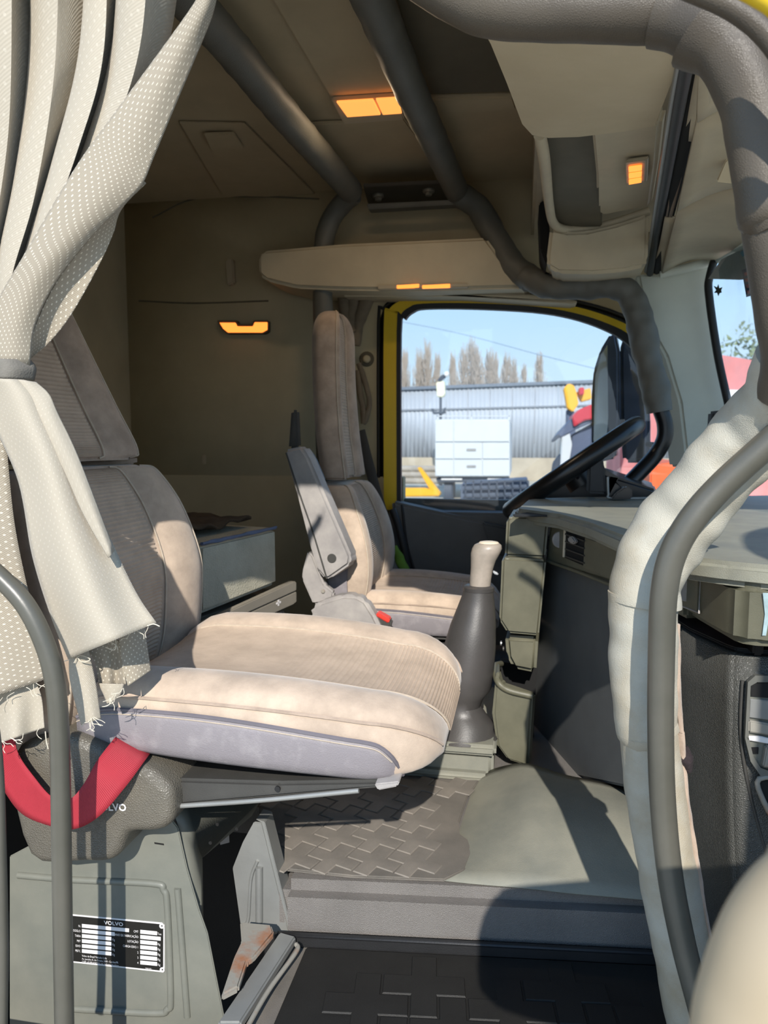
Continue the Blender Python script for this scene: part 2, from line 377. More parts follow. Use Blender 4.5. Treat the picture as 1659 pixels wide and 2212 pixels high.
# rear wall, far wall, ceiling
st(box('wall_rear', (-1.74, .88, -.1), (-1.66, 3.05, 1.98), WALLB, None, .003), 'dark lined rear wall of the sleeper cab', 'wall')
WL = thing('wall_left', 'dark lined side wall on the driver side', 'wall', (-.6, YF, 0), None, 'structure')
tl = [(818, 1100), (818, 700), (828, 668), (850, 648), (880, 636), (1020, 632), (1170, 640), (1260, 655), (1340, 680), (1395, 712), (1440, 775), (1475, 860), (1494, 990), (1508, 1170)]
inn = pYs(tl, YF)
outer_ = [V((-1.7, YF, -.1)), V((-1.7, YF, 1.97))] + [V((p.x, YF, 1.97)) for p in inn[2:13]] + [V((.66, YF, -.1))]
# lining panel around the door opening
vs = outer_ + inn; n = len(inn); fs = [(i, i + 1, n + i + 1, n + i) for i in range(n - 1)]
link('lining', vs, fs, WALLB, WL).modifiers.new('t', 'SOLIDIFY').thickness = .004
tube('door_gasket', inn, .008, BLACK, WL, 10, 3)
# lining seams and embossed pads on the wall
for a in ([(330, 470), (420, 430), (560, 425), (690, 430)], [(300, 650), (420, 655), (580, 650)]):
    tube('seam', [pY(x, y, YF - .003) for x, y in a], .004, LINERD, WL, 6, 6)
prism('wall_hook', pYs([(486, 560), (503, 558), (506, 612), (490, 616)], YF - .03), (0, .03, 0), LFRAME, WL, .006)
prism('bunk_clip', pYs([(436, 983), (444, 983), (444, 1003), (436, 1003)], YF - .012), (0, .012, 0), LFRAME, WL, .003)
ro = box('ceiling', (-1.7, .80, 1.885), (.75, 3.05, 1.95), LINER, None, .003); st(ro, 'brown grey fabric headliner of the cab', 'ceiling')
# raised centre headliner strip, hatch surround, roof hatch
def zpoly(p, z): return [pZ(a, b, z) for a, b in p]
prism('headliner_panel', zpoly([(560, -60), (770, -60), (860, 195), (718, 210)], 1.883), (0, 0, -.012), LINER, ro, .004)
prism('headliner_panel', zpoly([(650, 262), (745, 257), (872, 248), (985, 400), (790, 408)], 1.883), (0, 0, -.012), LINER, ro, .004)
prism('hatch_rail', zpoly([(905, 200), (1110, 196), (1118, 222), (915, 236)], 1.883), (0, 0, -.02), LINER, ro, .006)
prism('roof_hatch', zpoly([(840, -70), (1060, -70), (1110, 190), (915, 197)], 1.882), (0, 0, -.01), LINERD, ro, .003)
prism('rear_headliner', zpoly([(385, 260), (530, 262), (690, 425), (480, 420)], 1.883), (0, 0, -.006), LINER, ro, .004)
prism('speaker_panel', zpoly([(440, 285), (505, 283), (527, 316), (455, 318)], 1.871), (0, 0, -.008), LINER, ro, .003)
# near side body: header, sill, pillars
NW = thing('wall_right', 'cab side body around the open passenger doorway', 'wall', (0, .88, -.1), None, 'structure')
box('roof_side', (-1.7, .84, 1.62), (-.2, .93, 1.97), TRIM, NW, .01); box('roof_side', (-.2, .86, 1.47), (.95, .93, 1.97), TRIM, NW, .01)
box('rear_pillar', (-1.7, .84, -.2), (-.93, .93, 1.97), WALLB, NW, .01)
box('door_sill', (-1.7, .80, -.26), (1.05, .945, -.03), BLACK, NW, .01)
tube('door_seal', [pY(-30, 1480, .80), pY(-8, 1640, .80), pY(0, 1850, .80), pY(4, 2060, .80), pY(2, 2260, .80)], .008, PIPE, NW, 12, 6)
tube('door_seal', [pY(1380, -70, .80), pY(1480, -28, .80), pY(1590, 22, .80), pY(1672, 96, .80), pY(1740, 220, .80)], .0105, PADMID, NW, 12, 6)
tube('body_edge', [pY(1560, -48, .74), pY(1640, -8, .74), pY(1690, 30, .74), pY(1790, 150, .74)], .009, YEL, NW, 14, 6)
# front bulkhead and lower windscreen panel
st(box('wall_front', (1.02, .80, -.2), (1.08, 3.05, .72), DASHDK, None, .004), 'dark firewall panel under the windscreen', 'wall')

# ---------------------------------------------------------------- driver's door with window
def rlist(p): return pYs(p, 2.90)
gl_ = [(866, 1100), (866, 722), (876, 690), (893, 674), (920, 667), (1020, 667), (1150, 674), (1235, 688), (1305, 712), (1352, 740), (1398, 790), (1440, 870), (1462, 990), (1478, 1170)]
se_ = [(857, 1100), (857, 714), (866, 680), (884, 664), (912, 656), (1020, 655), (1152, 662), (1240, 676), (1315, 700), (1365, 728), (1412, 784), (1452, 865), (1474, 990), (1490, 1172)]
ye_ = [(829, 1100), (829, 706), (838, 672), (858, 653), (890, 645), (1020, 643), (1160, 650), (1250, 664), (1330, 690), (1382, 720), (1428, 778), (1464, 861), (1486, 990), (1502, 1176)]
def dens(p): return [V(q) for q in cat(rlist(p), 4)]
D1 = thing('door_1', 'yellow painted driver door with a closed window and dark inner trim', 'door', pY(1100, 1260, 2.9) * 1, None, 'structure')
ring('window_frame', dens(ye_), dens(se_), (0, .05, 0), YEL, D1)
ring('window_seal', [p + V((0, -.002, 0)) for p in dens(se_)], [p + V((0, -.002, 0)) for p in dens(gl_)], (0, .03, 0), BLACK, D1)
g = cat(rlist(gl_), 4); gv = [p + V((0, .02, 0)) for p in g]
W1 = link('window_1', gv, [tuple(range(len(gv)))], GLASS, None); st(W1, 'clear glass of the driver side window with small dirt spots', 'window')
dt = pYs([(846, 1082), (868, 1088), (960, 1108), (1045, 1126), (1180, 1150), (1330, 1180), (1330, 1420), (880, 1420), (862, 1262), (850, 1180)], 2.84)
dp = prism('trim_panel', dt, (0, .10, 0), DASHDK, D1, .012, 3)
box('lower_lining', (-1.69, 2.962, -.1), (-.47, 3.03, .75), WALLB, WL, .004)
box('door_skin', (-.60, 2.985, -.1), (1.0, 3.03, .66), DASHDK, D1, .004)
_tl = cat(pYs(tl, YF + .01), 4); _ye = dens(ye_)
grid('door_rebate', [_tl, [p + V((0, .06, 0)) for p in _ye]], BLACK, D1, .004)
box('lower_trim', (-.52, 2.86, .02), (.66, 2.97, .62), DASHDK, D1, .01)
prism('armrest_bolster', pYs([(1040, 1128), (1090, 1138), (1330, 1190), (1330, 1240), (1075, 1200), (1052, 1165)], 2.80), (0, .05, 0), BLACKG, D1, .008)
tube('trim_seam', [pY(868, 1090, 2.836), pY(880, 1180, 2.836), pY(905, 1262, 2.836)], .005, BLACK, D1, 8)
tube('pull_handle', [pY(848, 1100, 2.80), pY(862, 1140, 2.79), pY(876, 1200, 2.79), pY(888, 1262, 2.80)], .014, BLACK, D1, 10)
# shelf above the driver's door
SH = thing('overhead_shelf', 'long beige side locker above the driver window', 'locker', pY(850, 622, 2.8))
prism('locker_body', pYs([(557, 552), (566, 541), (740, 526), (1050, 512), (1085, 560), (1150, 608), (1140, 622), (880, 628), (740, 626), (640, 622), (574, 606), (558, 592)], 2.70), (0, .25, 0), TRIM, SH, .018, 3)
prism('lower_rail', pYs([(740, 628), (900, 632), (1160, 636), (1250, 650), (1240, 656), (1000, 640), (740, 640)], 2.80), (0, .12, 0), TRIM, SH, .006)
lf = prism('lamp_frame', pYs([(815, 616), (1010, 611), (1012, 620), (818, 626)], 2.685), (0, .03, 0), LFRAME, SH, .003)
for x0, x1 in ((857, 905), (912, 972)):
    prism('lamp_lens', pYs([(x0, 616), (x1, 613), (x1, 621), (x0, 623)], 2.682), (0, .01, 0), LAMPS, SH, .001)
# ---------------------------------------------------------------- far A-pillar and windscreen
ap = pYs([(1378, 592), (1428, 592), (1545, 560), (1530, 596), (1528, 640), (1545, 760), (1572, 880), (1585, 940), (1560, 1010), (1486, 1010), (1470, 870), (1440, 770), (1395, 690)], 2.70)
A1 = prism('trim_3', ap, (-.05, .08, 0), TRIM3, None, .008, 2); st(A1, 'pale grey green cover of the windscreen pillar', 'pillar')
wt = pY(1530, 590, 2.66); wb = pY(1590, 960, 2.66); side = V((.12, -1.80, 0))
wtr = wt + V((.05, .0, .05))
WS = thing('window_2', 'dusty streaked windscreen with black edge band', 'windscreen', wb, None, 'structure')
q = [wt + V((.0, 0, .0)), wb, wb + side + V((0, 0, -.02)), wt + side + V((0, 0, .12))]
q = [pY(1546, 556, 2.64), pY(1531, 600, 2.66), pY(1530, 640, 2.66), pY(1549, 770, 2.66), pY(1575, 890, 2.66), pY(1592, 985, 2.66)]
q2 = [p + side for p in q[::-1]]; q2[-1] = pY(1700, 470, 1.55); q2[-2] = q2[-1] + V((.02, -.1, -.06)); 
loopw = [pY(1640, 505, 2.05)] + q + [q[-1] + side] + [pY(1640, 505, 2.05) + V((.08, -.9, .02))]
link('glass', loopw, [tuple(range(len(loopw)))], WGLASS, WS)
tube('edge_band', [pY(1720, 455, 1.6), pY(1640, 505, 2.05), pY(1575, 536, 2.45)] + [p + V((0, -.01, 0)) for p in q], .013, BLACK, WS, 8, 5)
def wsP(x, y):
    N_ = (q[5] - q[1]).cross(side).normalized(); return pP(x, y, q[3] + N_ * 0, N_)
def decal(name, pts, m, off=.004):
    N_ = (q[5] - q[1]).cross(side).normalized()
    if N_.x > 0: N_ = -N_
    return prism(name, [wsP(a, b) + N_ * off for a, b in pts], N_ * .001, m, WS)
decal('sun_band', [(1532, 602), (1600, 604), (1660, 600), (1660, 520), (1620, 530), (1560, 560)], mat('faded tint film', (150, 152, 150), .6, .1), .002)
decal('sticker', [(1606, 582), (1624, 577), (1634, 636), (1616, 641)], mat('sticker navy', (44, 40, 70), .5, .1))
for k in range(4): decal('sticker_print', [(1612 + 2.2 * k, 588 + 13 * k), (1621 + 2.2 * k, 586 + 13 * k), (1623 + 2.2 * k, 593 + 13 * k), (1614 + 2.2 * k, 595 + 13 * k)], mat('sticker red', (190, 90, 80), .5, .1), .006)
decal('sticker', [(1604, 545), (1622, 530), (1634, 570), (1622, 577)], mat('sticker pale', (188, 184, 166), .5, .1))
decal('sticker_print', [(1604, 545), (1618, 533), (1622, 545), (1610, 554)], mat('sticker blue', (92, 150, 176), .5, .1), .006)
rd = random.Random(2); decal('dirt_blob', [(1555 + (11 if k % 2 else 5) * rd.uniform(.7, 1.2) * math.cos(k * .524), 626 + (15 if k % 2 else 7) * rd.uniform(.7, 1.2) * math.sin(k * .524)) for k in range(12)], mat('dark moss', (40, 48, 34), .8, .2))
# ---------------------------------------------------------------- roof panels ahead of the overhead console
RP = thing('trim_4', 'beige roof panels between overhead console and windscreen', 'roof panel', (.5, 1.8, 1.5), None, 'structure')
L1 = [(1512, 70, 1.0), (1505, 262, 1.34), (1463, 454, 1.93), (1430, 590, 2.66)]
L2 = [(1760, 60, .99), (1720, 225, 1.20), (1680, 398, 1.62), (1547, 560, 2.64)]
A = [pY(*p) for p in L1]; B = [pY(*p) for p in L2]
for i in range(3):
    a, b, c, d = A[i], A[i + 1], B[i + 1], B[i]
    e = (b - a).normalized() * .003; f_ = (c - d).normalized() * .003
    rows_ = []
    for k in range(7):
        t = k / 6; p0 = (a + e).lerp(b - e, t); p1 = (d + f_).lerp(c - f_, t)
        if i == 2: p1 = (d + f_).lerp(pY(1640, 505, 2.05), t * 2) if t < .5 else pY(1640, 505, 2.05).lerp(c, t * 2 - 1)
        rows_.append([p0.lerp(p1, s_ / 6) + V((0, 0, .02 * math.sin(math.pi * s_ / 6))) for s_ in range(7)])
    grid('roof_panel', rows_, TRIM, RP, .008)
tube('pillar_joint', [pY(1425, 592, 2.67), pY(1490, 577, 2.66), pY(1552, 557, 2.64), pY(1640, 503, 2.07)], .016, TRIM3, RP, 10, 6)
prism('visor_clip', [pY(1602, 318, 1.55), pY(1578, 330, 1.55), pY(1556, 378, 1.6), pY(1606, 384, 1.6)], (-.01, 0, -.015), TRIM2, RP, .004)
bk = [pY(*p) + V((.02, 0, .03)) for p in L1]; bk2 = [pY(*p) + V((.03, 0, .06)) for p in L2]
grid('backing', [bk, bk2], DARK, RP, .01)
box('roof_front', (.74, .80, 1.60), (1.0, 3.05, 1.95), LINERD, RP, .01)
# ================================================================== ROLL CAGE
RC = thing('roll_cage', 'roll cage of padded grey tubes running along roof, pillars and doorway', 'roll cage', (0, 1.9, .1))
b1 = [pZ(300, -130, 1.79), pZ(390, -20, 1.79), pZ(497, 100, 1.79), pZ(617, 250, 1.79), pZ(700, 345, 1.79), pZ(758, 412, 1.79)]
tube('padded_bar', b1, .043, PADDK, RC, 20, 12, .035, seed=1)
b2 = [pZ(745, -130, 1.79), pZ(805, 0, 1.79), pZ(890, 200, 1.79), pZ(945, 320, 1.79), pZ(986, 412, 1.79)]
tube('padded_bar', b2, .042, PADDK, RC, 20, 12, .04, seed=2)
tube('padded_post', [pY(764, 418, 2.70), pY(735, 445, 2.74), pY(708, 490, 2.76), pY(697, 560, 2.76), pY(698, 690, 2.76), pY(702, 900, 2.76), pY(706, 1150, 2.76)], .037, PADDK, RC, 18, 10, .03, seed=3)
tube('padded_bar', [pY(988, 418, 2.78), pY(1032, 448, 2.78), pY(1070, 512, 2.76), pY(1108, 572, 2.72), pY(1150, 606, 2.68)], .044, PADDK, RC, 18, 10, .05, seed=4)
tube('padded_bar', [pY(1138, 598, 2.68), pY(1185, 618, 2.62), pY(1250, 620, 2.60), pY(1318, 616, 2.58), pY(1362, 640, 2.58), pY(1384, 700, 2.58), pY(1398, 770, 2.58), pY(1416, 840, 2.58), pY(1424, 890, 2.58)], [.044, .04, .042, .043, .04, .047, .043, .045, .043], PADDK, RC, 20, 12, .09, seed=5)
tube('bare_tube', [pY(1425, 880, 2.58), pY(1436, 915, 2.58), pY(1434, 950, 2.58), pY(1414, 985, 2.58), pY(1380, 1022, 2.56), pY(1335, 1068, 2.52), pY(1290, 1120, 2.5)], .026, BLACKG, RC, 16, 8)
mp = prism('mounting_plate', [pZ(a, b, 1.79) for a, b in [(785, 404), (990, 394), (1004, 432), (796, 444)]], (0, 0, .012), mat('dark mounting steel', (56, 54, 48), .6, .1), RC, .002)
prism('plate_flange', pYs([(792, 440), (1000, 430), (1003, 440), (795, 452)], 2.76), (0, .05, 0), PADDK, RC, .003)
for x, y in ((817, 421), (926, 410)):
    c = pZ(x, y, 1.7895); disc('bolt', c, (0, 0, -1), .021, .010, BOLT, mp, 20, .003); disc('bolt_head', c + V((0, 0, -.010)), (0, 0, -1), .013, .010, BOLT, mp, 6, .002)
# near side: padded header and front post
tube('padded_header', [pY(830, -120, .97), pY(930, -50, .96), pY(1010, -2, .95), pY(1085, 18, .94), pY(1250, 24, .93), pY(1436, 26, .93)], .0325, PADMID, RC, 22, 12, .02, seed=6)
tube('padded_header', [pY(1424, 26, .925), pY(1470, 36, .92), pY(1512, 54, .91), pY(1548, 78, .90)], .036, PADMID, RC, 22, 8, .02, seed=7)
tube('padded_post', [pY(1516, 62, .90), pY(1570, 108, .895), pY(1618, 200, .89), pY(1648, 320, .885), pY(1668, 440, .88), pY(1672, 455, .88)], [.042, .034, .033, .034, .036, .037], PADMID, RC, 22, 8, .03, seed=8)
tube('padded_post', [pY(1668, 448, .885), pY(1684, 560, .89), pY(1702, 680, .90), pY(1712, 770, .92), pY(1700, 850, .95)], .033, PADMID, RC, 22, 8, .02, seed=9)
LC = [pY(1725, 770, .94), pY(1690, 850, .98), pY(1612, 950, 1.03), pY(1500, 1085, 1.06), pY(1432, 1175, 1.07), pY(1398, 1250, 1.07), pY(1390, 1300, 1.07)]
tube('leather_sleeve', LC, [.044, .046, .048, .051, .051, .049, .050], PADLT, RC, 32, 18, .07, seed=10)
LC2 = [pY(1391, 1278, 1.07), pY(1389, 1340, 1.07), pY(1390, 1450, 1.07), pY(1397, 1560, 1.07), pY(1399, 1575, 1.07)]
sl2 = tube('leather_sleeve', LC2, [.048, .0475, .0455, .044, .045], PADLT, RC, 32, 18, .05, seed=11)
LC3 = [pY(1398, 1555, 1.07), pY(1412, 1680, 1.07), pY(1432, 1820, 1.07), pY(1456, 1960, 1.07), pY(1482, 2100, 1.07), pY(1508, 2260, 1.07), pY(1524, 2380, 1.07)]
tube('leather_sleeve', LC3, [.041, .0415, .041, .041, .040, .039], PADLT, RC, 32, 14, .03, seed=12)
tube('sleeve_seam', [p + V((.043, -.014, 0)) for p in LC2[1:]] + [p + V((.040, -.012, 0)) for p in LC3[1:5]], .004, SUEDE2, RC, 8, 6, .3)
fz = tube('fleece_tuft', [pY(1478, 1612, 1.06), pY(1484, 1640, 1.06), pY(1488, 1668, 1.06)], [.004, .010, .004], mat('dark fleece', (44, 36, 38), .98, .3, 90, 1, 300), RC, 12, 6, .5, seed=3)

# ================================================================== GRAB RAILS
gp = tube('grab_rail', [pY(-110, 1180, .905), pY(-50, 1208, .905), pY(5, 1252, .905), pY(58, 1312, .905), pY(97, 1392, .905), pY(118, 1470, .905), pY(127, 1560, .905), pY(131, 1700, .905), pY(134, 1900, .905), pY(139, 2212, .905), pY(142, 2420, .905)], .0136, PIPE, None, 24, 10)
setp(gp, 'bent grey tubular grab rail standing in front of the tied curtain', 'grab rail')
gp = tube('grab_rail', [pY(1800, 850, .95), pY(1720, 905, .955), pY(1640, 975, .96), pY(1556, 1052, .965), pY(1492, 1126, .965), pY(1452, 1200, .965), pY(1434, 1285, .965), pY(1429, 1400, .965), pY(1427, 1560, .965), pY(1431, 1720, .965), pY(1446, 1880, .965), pY(1474, 2030, .965), pY(1510, 2170, .965), pY(1545, 2300, .965)], [.0165, .0165, .0168, .0172, .0170, .0166, .0165, .0163, .0162, .0162, .016, .016], PIPE, None, 24, 10)
setp(gp, 'bent olive grey grab rail in front of the pale leather covered post', 'grab rail')

# ================================================================== OVERHEAD CONSOLE
OC = thing('overhead_console', 'beige overhead console with open tray, lamp and flap above the dash', 'console', (.2, 1.8, 1.4))
fp = [pY(1030, 40, .985), pY(1250, 45, .985), pY(1484, 60, .985), pY(1478, 112, 1.05), pY(1446, 190, 1.25), pY(1414, 272, 1.52), pY(1350, 284, 1.54), pY(1250, 296, 1.55), pY(1185, 298, 1.555), pY(1150, 292, 1.545), pY(1128, 268, 1.5), pY(1095, 180, 1.27), pY(1060, 95, 1.08)]
fb = bmesh.new(); a = [fb.verts.new(p) for p in fp]; b = [fb.verts.new(p + V((0, .01, .03))) for p in fp]; cN = sum(fp, V()) / len(fp)
c0 = fb.verts.new(cN + V((0, 0, -.004))); 
for i in range(len(a)):
    j = (i + 1) % len(a); fb.faces.new((a[i], a[j], c0)); fb.faces.new((a[i], b[i], b[j], a[j]))
fb.faces.new(b[::-1]); frombm('flap', fb, TRIM2, OC, True, 45)
box('console_top', (.02, .96, 1.66), (.80, 2.95, 1.88), TRIM, OC, .01)
# open tray: dark recess, left rim, lamp panel, lower rounded lip
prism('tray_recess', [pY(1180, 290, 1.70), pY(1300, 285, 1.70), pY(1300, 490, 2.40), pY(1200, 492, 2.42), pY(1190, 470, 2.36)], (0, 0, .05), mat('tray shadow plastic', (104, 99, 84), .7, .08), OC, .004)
rm = [(1166, 290, 1.62), (1176, 345, 1.75), (1186, 440, 2.15), (1196, 482, 2.33), (1222, 496, 2.40), (1270, 494, 2.42), (1330, 480, 2.42), (1402, 456, 2.42)]
tube('tray_rim', [pY(*p) for p in rm], .013, TRIM, OC, 12, 8)
lp = [pY(1276, 288, 1.56), pY(1428, 268, 1.54), pY(1418, 360, 1.86), pY(1404, 446, 2.28), pY(1300, 466, 2.30), pY(1288, 455, 2.26), pY(1286, 380, 1.92)]
lpo = prism('lamp_panel', lp, (.01, 0, .035), TRIM, OC, .008, 3)
lamp = [pY(1355, 342, 1.755), pY(1403, 336, 1.745), pY(1400, 386, 1.93), pY(1356, 394, 1.95)]
prism('lamp_frame', lamp, (-.006, -.004, -.010), LFRAME, OC, .003)
lo_ = [p + V((-.006, -.004, -.0125)) for p in lamp]
for k in range(3):
    def bl_(u, v): return lo_[0].lerp(lo_[1], u).lerp(lo_[3].lerp(lo_[2], u), v)
    v0 = .12 + .27 * k
    prism('lamp_lens', [bl_(.2, v0), bl_(.8, v0), bl_(.8, v0 + .22), bl_(.2, v0 + .22)], (-.001, -.001, -.002), LAMPS, OC, .0005)
lip = pYs([(1188, 492), (1225, 500), (1270, 498), (1330, 484), (1402, 460), (1400, 560), (1394, 576), (1350, 586), (1280, 592), (1205, 590), (1182, 576), (1180, 560)], 2.38)
prism('locker_lip', lip, (.02, .28, .02), TRIM, OC, .022, 4)
prism('lip_end', pYs([(1176, 430), (1188, 495), (1181, 574), (1168, 540), (1164, 440)], 2.46), (0, .2, 0), DARK, OC, .004)
# curtain track and sun blind roller
tr1 = [pY(1489, 98, 1.03), pY(1466, 230, 1.30), pY(1440, 380, 1.72), pY(1418, 500, 2.25), pY(1404, 590, 2.68)]
tr2 = [pY(1476, 104, 1.03), pY(1452, 230, 1.30), pY(1428, 380, 1.72), pY(1409, 500, 2.25), pY(1396, 586, 2.68)]
tube('curtain_track', tr2, .0065, STEELB, OC, 8, 6); tube('curtain_track', tr1, .012, BLACK, OC, 8, 6)
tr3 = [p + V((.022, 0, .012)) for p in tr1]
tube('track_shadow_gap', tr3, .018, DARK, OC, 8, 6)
def strip(name, pts, wv, m, par, th=.006):
    P_ = cat(pts, 5); grid(name, [[p for p in P_], [p + wv for p in P_]], m, par, th)
strip('blind_strip', [pY(1512, 108, 1.05), pY(1494, 205, 1.24), pY(1478, 300, 1.48)], V((.028, 0, -.006)), TRIM, OC)
strip('blind_roller', [pY(1476, 290, 1.47), pY(1458, 370, 1.70), pY(1438, 466, 2.08)], V((.016, 0, -.002)), mat('pinkish blind cloth', (158, 140, 124), .8, .1), OC)
strip('blind_strip', [pY(1436, 468, 2.08), pY(1424, 530, 2.38), pY(1408, 586, 2.68)], V((.034, 0, -.004)), TRIM, OC)

# ================================================================== LAMPS
cl = thing('ceiling_lamp', 'lit warm rectangular ceiling lamp between the padded roof bars', 'lamp', pZ(795, 228, 1.86))
prism('lamp_body', [pZ(a, b, 1.872) for a, b in [(716, 206), (858, 197), (874, 246), (742, 256)]], (0, 0, -.018), LFRAME, cl, .004)
for q_ in ([(727, 217), (806, 212), (822, 244), (750, 249)], [(812, 211), (860, 208), (868, 241), (827, 244)]):
    prism('lamp_lens', [pZ(a, b, 1.853) for a, b in q_], (0, 0, -.006), LAMP, cl, .001)
bl0 = bpy.data.lights.new('lamp_bulb', 'AREA'); bl0.energy = .38; bl0.color = (1, .76, .50); bl0.shape = 'RECTANGLE'; bl0.size = .14; bl0.size_y = .07
bo = bpy.data.objects.new('lamp_bulb', bl0); COL.objects.link(bo); bo.parent = cl; bo.location = pZ(795, 228, 1.84) - ORG[cl]
rl = thing('reading_lamp', 'lit warm reading lamp low on the dark side wall', 'lamp', pY(525, 715, 2.93))
prism('lamp_body', pYs([(468, 692), (512, 692), (514, 700), (545, 700), (547, 692), (580, 692), (580, 716), (570, 721), (490, 721), (476, 708)], 2.94), (0, .035, 0), LINERD, rl, .003)
prism('lamp_lens', pYs([(474, 697), (508, 697), (512, 705), (546, 705), (550, 696), (577, 696), (577, 712), (566, 718), (492, 718), (482, 710)], 2.935), (0, .01, 0), LAMPS, rl, .001)

# ================================================================== DASHBOARD
DB = thing('dashboard', 'olive grey dashboard with padded top, air vents and centre drawers', 'dashboard', (.3, 1.8, .0))
dA, dB_ = V((.085, 1.83, 0)), V((.285, 1.22, 0)); dd = (dB_ - dA).normalized(); dN = V((-dd.y, dd.x, 0)); dN = dN if dN.x < 0 else -dN
def dP(x, y, off=0): return pP(x, y, dA + dN * off, dN)
# padded top
ft = [(1112, 1098), (1122, 1100), (1200, 1110), (1270, 1130), (1340, 1158), (1410, 1182), (1480, 1203), (1570, 1214), (1700, 1226)]
bk_ = [(1135, 1079), (1160, 1076), (1250, 1073), (1330, 1073), (1410, 1074)]
topz = .728
front = [pZ(a, b, topz) for a, b in ft]; back = [pZ(a, b, topz) for a, b in bk_]
poly = front + [V((1.02, 1.0, topz)), V((1.02, 2.6, topz))] + back[::-1]
prism('dash_top', poly, (0, 0, -.035), DASHTOP, DB, .010, 3)
prism('demister_ridge', [V((.66, .98, topz)), V((.72, .98, topz)), V((.82, 2.4, topz)), V((.76, 2.4, topz))], (0, 0, .035), DASHDK, DB, .012, 3)
# face band with vents
face = [dP(*p) for p in [(1189, 1114), (1240, 1126), (1345, 1170), (1480, 1226), (1480, 1338), (1400, 1296), (1312, 1256), (1180, 1214)]]
prism('face_band', face, -dN * .14, DASH, DB, .006, 2)
tube('face_ledge', [dP(x, y, .006) for x, y in [(1190, 1116), (1240, 1129), (1345, 1174), (1470, 1226)]], .008, DASH, DB, 8)
prism('blank_panel', [dP(x, y, .0) for x, y in [(1266, 1160), (1345, 1190), (1345, 1262), (1262, 1226)]], dN * .003, DASH, DB, .001)
tube('face_trim', [dP(x, y, .004) for x, y in [(1182, 1212), (1260, 1240), (1340, 1272)]], .004, DASH, DB, 8)
vn = prism('vent_frame', [dP(x, y, .0) for x, y in [(1200, 1130), (1221, 1138), (1219, 1200), (1196, 1193)]], dN * .004, DASH, DB, .0015)
wheel_c = dP(1211, 1166, .0); disc('thumbwheel', wheel_c - dd * .004, dd, .020, .006, PLGREY, vn, 24, .001)
vb = prism('vent_recess', [dP(x, y, .0) for x, y in [(1223, 1139), (1265, 1154), (1262, 1222), (1220, 1204)]], dN * .002, DARK, DB)
for k in range(4):
    yy = 1152 + 16 * k
    prism('vent_slat', [dP(1223, yy, .003), dP(1264, yy + 15, .003), dP(1264, yy + 18, .003), dP(1223, yy + 3, .003)], dN * .004, PLDK, vb, .001)
prism('vent_tab', [dP(x, y, .004) for x, y in [(1234, 1160), (1244, 1158), (1252, 1170), (1246, 1176), (1236, 1172)]], dN * .010, PLGREY, vb, .003)
tube('vent_edge', [dP(1221, 1137, .004), dP(1218, 1203, .004)], .0035, LFRAME, DB, 8, 4)
# recessed panel under the face
rp = [dP(x, y, -.03) for x, y in [(1176, 1205), (1320, 1258), (1420, 1300), (1420, 1716), (1372, 1706), (1136, 1655)]]
prism('knee_panel', rp, -dN * .12, DASHDK, DB, .006)
# centre drawers
def stack(name, pts, Yp, dep, m, bev=.012): return prism(name, pYs(pts, Yp), (0.01, dep, 0), m, DB, bev, 3)
t1 = stack('cup_tray', [(1094, 1122), (1104, 1114), (1186, 1116), (1178, 1206), (1090, 1202)], 1.84, .22, DASH)
prism('tray_opening', [pZ(a, b, .7195) for a, b in [(1108, 1113), (1140, 1108), (1180, 1110), (1182, 1116), (1112, 1117)]], (0, 0, .002), DARK, DB)
stack('drawer', [(1084, 1206), (1096, 1204), (1180, 1210), (1164, 1374), (1096, 1368), (1078, 1340)], 1.82, .24, DASH, .014)
stack('ashtray_drawer', [(1090, 1374), (1163, 1378), (1158, 1456), (1108, 1446), (1094, 1420)], 1.84, .2, DASH, .012)
# open bin
bi = [(1070, 1440), (1150, 1500), (1140, 1656), (1090, 1640), (1072, 1610), (1064, 1540)]
BN = stack('bin', [(1072, 1452), (1080, 1480), (1150, 1504), (1140, 1656), (1096, 1642), (1074, 1612), (1065, 1540)], 1.74, .03, DASH, .008)
prism('bin_side', [pY(1072, 1434, 1.83), pY(1072, 1452, 1.745), pY(1065, 1540, 1.745), pY(1074, 1612, 1.745), pY(1080, 1600, 2.0), pY(1074, 1432, 2.0)], (.008, 0, 0), DASH, DB, .002)
tube('bin_rim', [pY(1082, 1434, 1.9), pY(1070, 1440, 1.83), pY(1074, 1470, 1.75), pY(1096, 1490, 1.74), pY(1150, 1504, 1.74)], .008, DASH, DB, 10, 6)
prism('bin_back', pYs([(1080, 1430), (1160, 1440), (1150, 1640), (1084, 1620)], 1.95), (0, .04, 0), DARK, DB, .002)
for x, y in ((1101, 1402), (1096, 1390)): disc('push_button', pY(x, y, 1.86) + V((-.014, 0, 0)), (-1, 0, 0), .006, .004, CHROME if x < 1100 else PLDK, t1, 14, .001)
